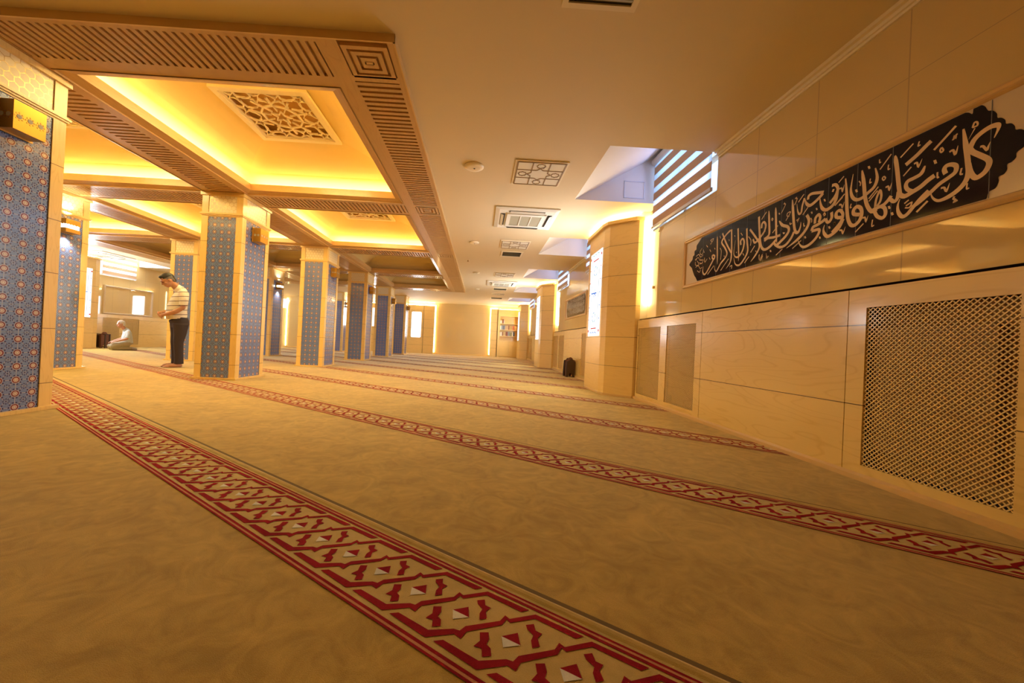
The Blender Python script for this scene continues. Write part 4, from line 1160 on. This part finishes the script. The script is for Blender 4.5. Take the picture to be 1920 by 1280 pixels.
BM = {k: mat('book_'+k.replace(' ', '_'), c, .6) for k, c in BC.items()}
PAGE = mat('book_pages', (.82, .78, .66), .8)
rows = [(SH[0], ['cream', 'cream', 'brown', 'ochre', 'tan', 'ochre', 'dark red', 'dark red', 'grey', 'grey', 'olive', 'olive', 'white', 'dark blue', 'dark blue']),
        (SH[1], ['white', 'grey', 'grey', 'dark blue', 'grey', 'tan', 'tan', 'tan', 'brown', 'ochre', 'ochre', 'ochre', 'red', 'red', 'ochre', 'tan']),
        (SH[2], ['white', 'tan', 'dark red', 'cream'])]
ORDN = ['first', 'second', 'third', 'fourth', 'fifth', 'sixth', 'seventh', 'eighth', 'ninth', 'tenth', 'eleventh', 'twelfth', 'thirteenth', 'fourteenth', 'fifteenth', 'sixteenth']
rn = ['lowest', 'middle', 'top']
for r, (z, cs) in enumerate(rows):
    x = x0+.135
    for i, c in enumerate(cs):
        w = .045 + random.random()*.016; hgt = .20 + random.random()*.05
        if r == 2: hgt *= .7
        if c in ('dark red', 'ochre', 'grey'): hgt = .235
        o = MB(); o.box(x, x+w, yb+.05, yb+.20, z, z+hgt, 0); o.box(x+.004, x+w-.004, yb+.054, yb+.203, z+.003, z+hgt+.0004, 1)
        tag(o.build('book', [BM[c], PAGE]), '%s book, %s from the left on the %s shelf of the far bookcase' % (c, ORDN[i], rn[r]), 'book', 'books on the far bookcase')
        x += w + .003
# small things on the third pilaster / far right
q = MB(); q.box(2.05, 2.13, YF-.32, YF-.305, .38, .45)
# ------------------------------------------------------------------ ceiling fittings
def fret_panel(lab, x0, x1, y0, y1):
    t = thing('ceiling_light_panel', lab, 'ceiling light', ((x0+x1)/2, (y0+y1)/2, CE), 'square fretwork ceiling panels')
    q = MB(); q.box(x0, x1, y0, y1, CE-.012, CE-.001); q.build('frame', M['offwhite'], t)
    q = MB(); q.box(x0+.02, x1-.02, y0+.02, y1-.02, CE-.015, CE-.012); q.build('diffuser', M['white'], t)
    f = MB(); cx, cy, h = (x0+x1)/2, (y0+y1)/2, (x1-x0)/2-.03; ky = (y1-y0)/(x1-x0)
    fn = lambda u, v, t_: (cx+u*h, cy+v*h*ky, CE-.015-t_*.004)
    def ln(*P, w=.045):
        for a, b in zip(P, P[1:]): f.bar2(a, b, w, fn, 0, 1)
    ln((-1, -1), (1, -1), (1, 1), (-1, 1), (-1, -1), w=.06)
    k = .36; s = .14
    for c_, s_ in ((1, 0), (0, 1), (-1, 0), (0, -1)):
        R = lambda u, v: (u*c_ - v*s_, u*s_ + v*c_)
        ln(R(k, k), R(1, k)); ln(R(k, -k), R(1, -k)) if False else None
        ln(R(k, -k), R(1, -k))
        ln(R(k, k), R(k, s)); ln(R(k, -k), R(k, -s)); ln(R(k, s), R(k+.16, 0), R(k, -s))
        P = star(k+.36, 0, .19, 0, 8, .80); P = [R(*p) for p in P]; ln(*(P + [P[0]]), w=.03)
    f.build('fretwork', M['brownline'], t)
fret_panel('nearest square fretwork panel in the ceiling, in front of the nearest air conditioner', .31, .92, 4.10, 4.73)
fret_panel('second square fretwork panel in the ceiling, beyond the nearest air conditioner', .33, .93, 7.33, 7.93)
fret_panel('third square fretwork panel in the ceiling, just before the second air conditioner', .34, .95, 10.72, 11.33)
fret_panel('farthest square fretwork panel in the ceiling', .40, .95, 15.0, 15.6)
def cassette(lab, x0, x1, y0, y1):
    t = thing('air_conditioner', lab, 'air conditioner', ((x0+x1)/2, (y0+y1)/2, CE), 'ceiling air conditioners')
    cx, cy = (x0+x1)/2, (y0+y1)/2; w, h = (x1-x0)/2, (y1-y0)/2
    q = MB(); q.strip([rect_ring(x0, x1, y0, y1, CE-.001), rect_ring(x0, x1, y0, y1, CE-.018), rect_ring(x0+.06, x1-.06, y0+.06, y1-.06, CE-.034), rect_ring(x0+.2, x1-.2, y0+.2, y1-.2, CE-.034)], 0, True)
    q.build('housing', M['white'], t)
    for s in (-1, 1):
        q = MB(); q.box(cx-w*.56, cx+w*.56, cy+s*h*.75-.035, cy+s*h*.75+.035, CE-.038, CE-.033); q.build('air_slot', M['black'], t)
        q = MB(); q.box(cx+s*w*.75-.035, cx+s*w*.75+.035, cy-h*.56, cy+h*.56, CE-.038, CE-.033); q.build('air_slot', M['black'], t)
        q = MB(); q.add([(cx-w*.54, cy+s*(h*.75+.03), CE-.04), (cx+w*.54, cy+s*(h*.75+.03), CE-.04), (cx+w*.54, cy+s*(h*.75-.01), CE-.058), (cx-w*.54, cy+s*(h*.75-.01), CE-.058), (cx-w*.54, cy+s*(h*.75+.03), CE-.044), (cx+w*.54, cy+s*(h*.75+.03), CE-.044), (cx+w*.54, cy+s*(h*.75-.01), CE-.062), (cx-w*.54, cy+s*(h*.75-.01), CE-.062)], [(0,1,2,3),(7,6,5,4),(0,4,5,1),(2,6,7,3),(1,5,6,2),(3,7,4,0)]); q.build('flap', M['white'], t)
        q = MB(); q.add([(cx+s*(w*.75+.03), cy-h*.54, CE-.04), (cx+s*(w*.75+.03), cy+h*.54, CE-.04), (cx+s*(w*.75-.01), cy+h*.54, CE-.058), (cx+s*(w*.75-.01), cy-h*.54, CE-.058), (cx+s*(w*.75+.03), cy-h*.54, CE-.044), (cx+s*(w*.75+.03), cy+h*.54, CE-.044), (cx+s*(w*.75-.01), cy+h*.54, CE-.062), (cx+s*(w*.75-.01), cy-h*.54, CE-.062)], [(0,1,2,3),(7,6,5,4),(0,4,5,1),(2,6,7,3),(1,5,6,2),(3,7,4,0)]); q.build('flap', M['white'], t)
    q = MB(); q.strip([rect_ring(cx-w*.64, cx+w*.64, cy-h*.64, cy+h*.64, CE-.034), rect_ring(cx-w*.62, cx+w*.62, cy-h*.62, cy+h*.62, CE-.055), rect_ring(cx-w*.50, cx+w*.50, cy-h*.47, cy+h*.47, CE-.055), rect_ring(cx-w*.50, cx+w*.50, cy-h*.47, cy+h*.47, CE-.048)], 0, True)
    for u in (-.17, .17): q.box(cx+u*w-.008, cx+u*w+.008, cy-h*.47, cy+h*.47, CE-.056, CE-.046)
    q.build('intake_frame', M['white'], t)
    q = MB(); q.box(cx-w*.50, cx+w*.50, cy-h*.47, cy+h*.47, CE-.048, CE-.04); q.build('filter', M['grey'], t)
cassette('nearest white four-way air conditioner in the ceiling', .15, 1.13, 5.52, 6.50)
cassette('second white four-way air conditioner farther down the aisle ceiling', .15, 1.16, 12.1, 13.1)
cassette('white air conditioner in the left aisle ceiling above the kneeling man', -11.7, -10.7, 10.6, 11.6)
def vent(lab, x0, x1, y0, y1):
    t = thing('ceiling_vent', lab, 'vent', ((x0+x1)/2, (y0+y1)/2, CE), 'louvred ceiling vents')
    q = MB(); w = .035
    for a in ((x0, x1, y0, y0+w), (x0, x1, y1-w, y1), (x0, x0+w, y0+w, y1-w), (x1-w, x1, y0+w, y1-w)): q.box(*a, CE-.014, CE-.001)
    q.build('frame', M['offwhite'], t)
    q = MB(); q.box(x0+w, x1-w, y0+w, y1-w, CE-.003, CE-.001); q.build('duct', M['black'], t)
    q = MB(); n = max(4, int((y1-y0-2*w)/.045)); d = (y1-y0-2*w)/n
    for i in range(n):
        y = y0+w+i*d
        q.add([(x0+w, y+.004, CE-.012), (x1-w, y+.004, CE-.012), (x1-w, y+d*.55, CE-.004), (x0+w, y+d*.55, CE-.004), (x0+w, y+.008, CE-.013), (x1-w, y+.008, CE-.013), (x1-w, y+d*.55+.004, CE-.005), (x0+w, y+d*.55+.004, CE-.005)], [(0,1,2,3),(7,6,5,4),(0,4,5,1),(2,6,7,3),(1,5,6,2),(3,7,4,0)])
    q.build('louvres', M['grey'], t)
vent('louvred ceiling vent cut by the top edge of the picture', .40, .85, 1.55, 2.22)
vent('louvred ceiling vent just beyond the second fretwork panel', .39, .88, 8.20, 8.68)
vent('louvred ceiling vent just beyond the second air conditioner', .40, .95, 13.7, 14.2)
vent('farthest louvred ceiling vent', .40, .95, 16.5, 17.0)
def disc(lab, x, y, r=.115):
    t = thing('smoke_detector', lab, 'smoke detector', (x, y, CE), 'round ceiling detectors')
    q = MB(); q.lathe((x, y, CE-.03), [(.0, 0), (r*.55, .0), (r*.85, .006), (r, .018), (r, .029)], 28); q.build('body', M['offwhite'], t, True)
    q = MB(); q.cyl((x+.005, y, CE-.034), r*.09, .006, 10); q.build('indicator', M['black'], t)
disc('nearest round detector on the ceiling beside the first fretwork panel', -.165, 4.33)
disc('second round detector on the ceiling', -.21, 7.62, .10)
disc('third round detector on the ceiling', -.20, 10.9, .10)
disc('farthest round detector on the ceiling', -.2, 14.2, .10)
disc('small round detector on the left aisle ceiling', -10.9, 9.6, .10)
t = thing('ceiling_sprinkler', 'small sprinkler head on the ceiling beside the timber edge', 'sprinkler', (-.39, 9.25, CE))
q = MB(); q.cyl((-.39, 9.25, CE-.012), .035, .012, 16); q.build('rosette', M['offwhite'], t)
q = MB(); q.cyl((-.39, 9.25, CE-.05), .012, .04, 10); q.cyl((-.39, 9.25, CE-.055), .022, .005, 12); q.build('head', M['gold_dark'], t)

# ------------------------------------------------------------------ folded book stands
def folded_stand(name, lab, x, y, rz, tilt, m1, m2, h=.44, group='folded book stands'):
    """two carved boards crossing near the foot, folded shut"""
    t = thing(name, lab, 'book stand', (0, 0, 0), group)
    for s, mm in ((-1, m1), (1, m2)):
        q = MB(); w = .11; P = []
        top = [(-w, h*.78), (-w*.92, h*.86), (-w*.55, h*.88), (-w*.3, h*.97), (0, h), (w*.3, h*.97), (w*.55, h*.88), (w*.92, h*.86), (w, h*.78)]
        P = [(-w*.95, .0), (-w*.55, 0), (-w*.42, .07), (0, .105), (w*.42, .07), (w*.55, 0), (w*.95, 0), (w, h*.3)] + top[::-1] + [(-w, h*.3)]
        q.extrude([(u, s*.012 + s*.05*(v-.15)*.35, v) for u, v in P], (0, s*.013, 0))
        q.build('board', mm, t)
        q = MB()
        for u in (-w*.72, w*.72): q.box(u-.018, u+.018, min(s*.004, s*.022), max(s*.004, s*.022), 0.0, .05)
        q.build('foot', M['brass_foot'], t)
    q = MB(); q.cyl((-.1, 0, .15), .012, .2, 10, axis='x'); q.build('hinge', m2, t)
    t.location = (x, y, 0.003); t.rotation_euler = (0, tilt, rz)
    return t
sm = [('darkest folded wooden book stand at the left of the stack by the right wall', 2.185, 9.02, .07), ('reddish folded wooden book stand in the middle of the stack by the right wall', 2.215, 8.89, .03), ('dark folded wooden book stand nearest the viewer in the stack by the right wall', 2.20, 8.77, .03)]
for i, (lab, x, y, tl) in enumerate(sm):
    folded_stand('book_stand', lab, x, y, (.30, -.12, .16)[i], tl, M['iron'] if i != 1 else M['walnut'], M['iron'] if i != 1 else M['walnut'], (.45, .475, .44)[i])
t = thing('book_rack', 'small dark rack on the floor by the left wall, in front of the kneeling man', 'rack', (-11.78, 11.81, 0))
q = MB()
for x in (-11.92, -11.63):
    for y in (11.74, 11.88): q.box(x-.014, x+.014, y-.014, y+.014, .003, .44)
for z in (.03, .42):
    for y in (11.74, 11.88): q.box(-11.92, -11.63, y-.01, y+.01, z, z+.02)
    for x in (-11.92, -11.63): q.box(x-.01, x+.01, 11.74, 11.88, z, z+.02)
q.build('frame', M['iron'], t)
q = MB()
q.box(-11.91, -11.82, 11.75, 11.87, .05, .41); q.build('side_panel', M['iron'], t)
folded_stand('book_stand', 'reddish book stand standing in the small rack by the left wall', -11.73, 11.81, 1.45, 0, M['walnut'], M['walnut'], .50)

# ------------------------------------------------------------------ people
SKIN = mat('skin', (.46, .22, .12), .5); SKIN2 = mat('ruddy_skin', (.52, .25, .15), .5)
HAIR = mat('dark_hair', (.018, .014, .012), .6); HAIRG = mat('greying_hair', (.16, .15, .14), .7); HAIRW = mat('white_hair', (.62, .60, .57), .7)
TROUSER = mat('dark_trousers', (.035, .022, .026), .75); KHAKI = mat('khaki_trousers', (.36, .30, .19), .85)
SHIRTG = mat('pale_grey_shirt', (.50, .54, .54), .8); SOCK = mat('grey_socks', (.42, .40, .36), .9); BELT = mat('belt', (.02, .014, .012), .5); DARKTEE = mat('dark_undershirt', (.05, .05, .06), .8)
EYE = mat('eye_dark', (.03, .02, .02), .3)
def striped():
    m, nt, b = new_mat('striped_polo')
    _, x, y, z = coords(nt, 'Object')
    zz = z + y*.10
    f = (zz / .083 + 20.32).fract().lt(.13)
    nt.links.new(mixc(nt, f, (.74, .70, .62), (.10, .045, .05)), b.inputs['Base Color']); b.inputs['Roughness'].default_value = .85
    return m
POLO = striped()
def ell(c, r, seg=14, rings=9, rot=None):
    v = []
    for i in range(rings+1):
        a = -PI/2 + PI*i/rings
        v.append([Vector((r[0]*math.cos(a)*math.cos(2*PI*j/seg), r[1]*math.cos(a)*math.sin(2*PI*j/seg), r[2]*math.sin(a))) for j in range(seg)])
    R = Matrix.Rotation(rot[1], 3, rot[0]) if rot else Matrix.Identity(3)
    return [[tuple(R @ p + Vector(c)) for p in ring] for ring in v]
def loft(pts, seg=16, side=(1, 0, 0)):
    """pts: (x, y, z, r_side, r_other) along a limb"""
    out = []
    for k, p in enumerate(pts):
        a = Vector(pts[max(k-1, 0)][:3]); b = Vector(pts[min(k+1, len(pts)-1)][:3]); d = (b-a).normalized()
        u = Vector(side) - d*Vector(side).dot(d); u.normalize(); w = d.cross(u)
        r1 = p[3]; r2 = p[4] if len(p) > 4 else p[3]
        out.append([tuple(Vector(p[:3]) + u*r1*math.cos(2*PI*i/seg) + w*r2*math.sin(2*PI*i/seg)) for i in range(seg)])
    return out
def flesh(name, parts, mats, parent, voxel=.009, smooth=4, paint=None):
    """fuse overlapping closed volumes into one continuous skin"""
    mb = MB()
    for r in parts: mb.strip(r, 0, True, True)
    o = mb.build(name, mats, parent)
    a = o.modifiers.new('fuse', 'REMESH'); a.mode = 'VOXEL'; a.voxel_size = voxel; a.use_smooth_shade = True
    s = o.modifiers.new('soften', 'SMOOTH'); s.iterations = smooth; s.factor = .5
    dg = bpy.context.evaluated_depsgraph_get(); me = bpy.data.meshes.new_from_object(o.evaluated_get(dg))
    o.modifiers.clear(); o.data = me
    me.materials.clear()
    for m in (mats if isinstance(mats, (list, tuple)) else [mats]): me.materials.append(m)
    for p in me.polygons:
        p.use_smooth = True; p.material_index = paint(p.center) if paint else 0
    me.name = name
    return o
def hand(w, d, n, s, curl=.5, L=.085):
    """w wrist, d finger direction, n back-of-hand normal, s thumb side (unit vectors): palm, five fingers"""
    w, d, n, s = (Vector(q).normalized() if i else Vector(q) for i, q in enumerate((w, d, n, s)))
    P = [loft([(*(w - d*.01), .026, .018), (*(w + d*.03), .036, .017), (*(w + d*.075), .041, .014), (*(w + d*.095), .038, .011)], 12, tuple(s))]
    for k, (o, l, r) in enumerate(((.031, .92, .0095), (.011, 1.0, .010), (-.010, .95, .0095), (-.030, .76, .0082))):
        b = w + d*.088 + s*o; pts = [(*(b - d*.012), r)]; a = 0; q = b.copy()
        for j, seg in enumerate((.45, .32, .23)):
            a += curl*(.5, .8, .6)[j]
            q = q + (d*math.cos(a) - n*math.sin(a))*L*l*seg
            pts.append((*q, r*(1-.10*(j+1))))
        P.append(loft(pts, 8, tuple(s)))
    b = w + d*.022 + s*.028
    P.append(loft([(*(b - s*.012), .013), (*(b + d*.022 + s*.020 - n*.006), .0125), (*(b + d*.048 + s*.026 - n*.014), .0105), (*(b + d*.068 + s*.018 - n*.02), .008)], 8, tuple(n)))
    return P
def head(c, pitch, k=1.0):
    """head centred on c, looking along +y and bowed by pitch; returns closed volumes and the transform"""
    R = Matrix.Rotation(-pitch, 3, 'X'); c = Vector(c)
    T = lambda p: tuple(c + R @ (Vector(p)*k))
    def E(p, r, seg=14, rings=9): return [[T(q) for q in ring] for ring in ell(p, r, seg, rings)]
    P = [E((0, -.012, .030), (.077, .100, .095)), E((0, .022, -.030), (.062, .074, .085)), E((0, .050, -.082), (.036, .034, .032)), E((0, .086, .026), (.052, .018, .014)),
         E((0, .098, -.014), (.0125, .016, .026)), E((0, .110, -.026), (.015, .013, .011)), E((0, .085, -.058), (.026, .013, .007)), E((0, .084, -.070), (.023, .013, .008)),
         E((.076, -.010, -.008), (.010, .020, .032)), E((-.076, -.010, -.008), (.010, .020, .032)), E((.045, .060, -.022), (.022, .022, .020)), E((-.045, .060, -.022), (.022, .022, .020))]
    return P, T, E
def person(lab, loc, rot, group=None):
    t = thing('person', lab, 'person', (0, 0, 0), group)
    return t

# --- standing man, hands folded, head bowed
t = person('man standing with bowed head and folded hands in a white striped polo shirt', None, None)
hp, T, E = head((0, .175, 1.585), .62)
nk = [loft([(0, -.005, 1.40, .062, .062), (0, .045, 1.47, .056, .058), (0, .105, 1.535, .054, .058), (0, .14, 1.57, .05, .055)], 14)]
body = hp + nk
body += [loft([(0, .0, .90, .14, .10), (0, .0, 1.1, .15, .11), (0, -.01, 1.3, .16, .10), (0, -.01, 1.40, .10, .07)], 16)]
def limb(pts): return loft(pts, 12, (0, 1, 0))
# arms: shoulder, elbow, wrist (right hand over left)
RA = [(.20, -.02, 1.36, .05), (.245, -.01, 1.24, .047), (.255, .0, 1.10, .043), (.225, .10, 1.03, .041), (.15, .20, .995, .036), (.075, .265, .975, .027)]
LA = [(-.20, -.02, 1.36, .05), (-.245, -.01, 1.24, .047), (-.255, .0, 1.10, .043), (-.225, .09, 1.02, .041), (-.15, .18, .975, .036), (-.07, .235, .95, .027)]
body += [limb(RA), limb(LA)]
body += hand((.075, .265, .975), (-.90, .20, -.28), (.12, .9, .35), (.2, .25, .95), .75)
body += hand((-.07, .235, .95), (.92, .12, -.22), (-.1, .9, .3), (.15, .25, .95), .6)
for s in (1, -1):
    fx = s*.095
    body += [loft([(fx, .0, .50, .05, .05), (fx, -.015, .25, .045, .045), (fx, -.02, .10, .036, .042), (fx, -.02, .06, .034, .045)], 12)]
    body += [[[(fx+p[0], p[1], max(p[2], .004)) for p in ring] for ring in ell((0, .055, .036), (.046, .125, .036), 16, 9)], ell((fx, -.035, .035), (.034, .040, .033), 12, 8)]
    for k_, (o, l) in enumerate(((-.028, .205), (-.008, .203), (.008, .196), (.022, .186), (.035, .172))):
        body += [loft([(fx+s*o, .13, .020, .011), (fx+s*o, l-.015, .015, .011 if k_ else .015), (fx+s*o, l, .013, .008)], 8)]
flesh('body', body, [SKIN], t, .0075, 3)
# hair cap
hair = [E((0, -.022, .045), (.082, .104, .094)), E((0, .052, .098), (.056, .036, .028)), E((0, -.07, -.02), (.064, .048, .06))]
def hp_paint(c):
    R = Matrix.Rotation(.62, 3, 'X'); q = R @ (Vector(c) - Vector((0, .175, 1.585)))
    return 1 if (q.z < .055 and q.y > -.085) else 0
ho = flesh('hair', hair, [HAIR, HAIRG], t, .008, 3, hp_paint)
bm = bmesh.new(); bm.from_mesh(ho.data); Ri = Matrix.Rotation(.62, 3, 'X')
kill = []
for f in bm.faces:
    q = Ri @ (f.calc_center_median() - Vector((0, .175, 1.585)))
    lim = .095 if q.y > .05 else (.020 if abs(q.x) > .045 and q.y > -.035 else -.06)
    if (q.y > .055 and q.z < .075) or (q.y > -.045 and q.z < .005) or q.z < -.075 or (q.y > .02 and q.z < .04): kill.append(f)
bmesh.ops.delete(bm, geom=kill, context='FACES'); bm.to_mesh(ho.data); bm.free()
eb = MB()
for s in (1, -1):
    eb.strip([[T(q) for q in r] for r in ell((s*.032, .096, .030), (.019, .008, .0045), 10, 5)], 0, True, True)
    eb.strip([[T(q) for q in r] for r in ell((s*.032, .088, .008), (.013, .008, .0035), 10, 5)], 0, True, True)
eb.build('brows', HAIR, t, True)
shirt = [loft([(0, .02, .895, .178, .150), (0, .03, .98, .180, .158), (0, .025, 1.10, .178, .148), (0, -.005, 1.25, .190, .130), (0, -.03, 1.36, .185, .108), (0, -.02, 1.43, .11, .082), (0, .012, 1.465, .068, .070)], 22)]
for A, s in ((RA, 1), (LA, -1)):
    shirt += [loft([(s*.13, -.02, 1.385, .062, .07), (s*.20, -.025, 1.355, .072, .078), (s*.245, -.015, 1.25, .068, .074), (s*.256, -.005, 1.135, .066, .068)], 14, (0, 1, 0))]
flesh('polo_shirt', shirt, [POLO], t, .011, 4)
q = MB(); q.strip(loft([(0, .012, 1.44, .078, .078), (0, .05, 1.475, .072, .072), (0, .058, 1.48, .066, .066)], 18), 0, True); q.build('collar', mat('polo_collar', (.74, .70, .62), .85), t, True)
tr_ = [loft([(0, .012, .915, .168, .136), (0, -.02, .84, .172, .142), (0, -.035, .76, .165, .135)], 20)]
for s in (1, -1):
    fx = s*.092
    tr_ += [loft([(fx, -.02, .80, .092, .125), (fx, -.015, .62, .085, .098), (fx, .002, .46, .070, .078), (fx, -.01, .28, .066, .070), (fx, -.018, .11, .068, .072), (fx, -.018, .065, .070, .076)], 16)]
flesh('trousers', tr_, [TROUSER], t, .011, 4)
q = MB(); q.strip(loft([(0, .010, .925, .176, .145), (0, .010, .895, .178, .148)], 24), 0, True); q.build('belt', BELT, t, True)
t.location = (-5.63, 7.0, .002); t.rotation_euler = (0, 0, math.radians(141))

# --- kneeling man sitting on his heels, hands on his thighs
t = person('white haired man kneeling on the carpet in a pale grey shirt, hands on his thighs', None, None)
hp, T, E = head((0, .10, .795), .30)
body = hp + [loft([(0, -.03, .60, .06, .06), (0, .02, .67, .055, .057), (0, .065, .74, .052, .055)], 14)]
body += [loft([(0, -.10, .20, .14, .11), (0, -.08, .4, .15, .11), (0, -.06, .56, .14, .08)], 16)]
RA = [(.19, -.06, .56, .05), (.235, -.06, .45, .047), (.245, -.02, .36, .042), (.215, .10, .315, .038), (.165, .22, .275, .028)]
LA = [(-a, b, c, d) for a, b, c, d in RA]
body += [limb(RA), limb(LA)]
body += hand((.165, .22, .275), (-.15, .93, -.30), (0, .30, .95), (-.95, -.1, .1), .35)
body += hand((-.165, .22, .275), (.15, .93, -.30), (0, .30, .95), (.95, -.1, .1), .35)
flesh('body', body, [SKIN2], t, .0085, 3)
ho = flesh('hair', [E((0, -.022, .034), (.081, .104, .088)), E((0, -.06, -.02), (.068, .055, .06))], [HAIRW], t, .008, 3)
bm = bmesh.new(); bm.from_mesh(ho.data); Ri = Matrix.Rotation(.30, 3, 'X'); kill = []
for f in bm.faces:
    q = Ri @ (f.calc_center_median() - Vector((0, .10, .795)))
    if q.y > .045 and q.z < .09 or q.z < -.07 or (q.y > -.03 and q.z < .02) or (abs(q.x) < .045 and q.z > .09 and q.y < .02): kill.append(f)
bmesh.ops.delete(bm, geom=kill, context='FACES'); bm.to_mesh(ho.data); bm.free()
sh = [loft([(0, -.10, .17, .175, .150), (0, -.075, .28, .178, .155), (0, -.075, .42, .182, .135), (0, -.075, .54, .178, .105), (0, -.055, .61, .10, .08), (0, -.03, .64, .066, .066)], 22)]
for s in (1, -1): sh += [loft([(s*.12, -.06, .575, .06, .066), (s*.19, -.062, .55, .068, .074), (s*.235, -.06, .46, .066, .07), (s*.246, -.03, .375, .064, .066)], 14, (0, 1, 0))]
flesh('shirt', sh, [SHIRTG], t, .011, 4)
q = MB(); q.strip(loft([(0, -.03, .615, .076, .076), (0, .005, .655, .070, .070)], 18), 0, True); q.build('collar', SHIRTG, t, True)
kp = [loft([(0, -.12, .16, .18, .13), (0, -.10, .22, .175, .14)], 18)]
for s in (1, -1):
    kp += [loft([(s*.09, -.12, .20, .10, .105), (s*.11, .05, .19, .095, .088), (s*.13, .24, .145, .082, .078), (s*.135, .34, .09, .072, .080), (s*.135, .37, .075, .05, .06)], 16)]
    kp += [loft([(s*.135, .33, .062, .062, .058), (s*.12, .12, .055, .062, .052), (s*.10, -.10, .055, .055, .050), (s*.095, -.20, .05, .045, .044)], 14)]
flesh('trousers', kp, [KHAKI], t, .011, 4)
so = []
for s in (1, -1): so += [loft([(s*.095, -.18, .052, .042, .042), (s*.085, -.23, .05, .044, .046), (s*.075, -.29, .038, .042, .034), (s*.07, -.33, .028, .034, .024)], 12)]
flesh('socks', so, [SOCK], t, .009, 3)
t.location = (-10.55, 11.2, .004); t.rotation_euler = (0, 0, math.radians(144)); t.scale = (.95, .84, .96)

# ------------------------------------------------------------------ lights of the unseen bays, camera, world
w = bpy.data.worlds.new('World'); SC.world = w; w.use_nodes = True
w.node_tree.nodes['Background'].inputs[0].default_value = (.55, .72, 1.0, 1); w.node_tree.nodes['Background'].inputs[1].default_value = .2
cam = bpy.data.cameras.new('Camera'); co = bpy.data.objects.new('Camera', cam); COL.objects.link(co); SC.camera = co
f, cxp, yaw, pit, rol = 688.651, 918.144, .0271004, .0050093, .0475127
fwd = Vector((math.sin(yaw)*math.cos(pit), math.cos(yaw)*math.cos(pit), math.sin(pit))); rt = Vector((math.cos(yaw), -math.sin(yaw), 0)); up = rt.cross(fwd)
r2 = rt*math.cos(rol) + up*math.sin(rol); u2 = -rt*math.sin(rol) + up*math.cos(rol)
mw = Matrix((r2, u2, -fwd)).transposed().to_4x4(); mw.translation = (0, 0, .72); co.matrix_world = mw
cam.sensor_fit = 'HORIZONTAL'; cam.sensor_width = 36.0; cam.lens = f/1920*36.0; cam.shift_x = (960-cxp)/1920; cam.clip_start = .05; cam.clip_end = 100
SC.view_settings.view_transform = 'Standard'; SC.view_settings.look = 'None'; SC.view_settings.exposure = 1.1; SC.view_settings.gamma = 1.0; SC.view_settings.use_curve_mapping = False
SC.cycles.use_denoising = True; SC.cycles.max_bounces = 10; SC.cycles.diffuse_bounces = 5; SC.cycles.glossy_bounces = 4; SC.cycles.sample_clamp_indirect = 8.0
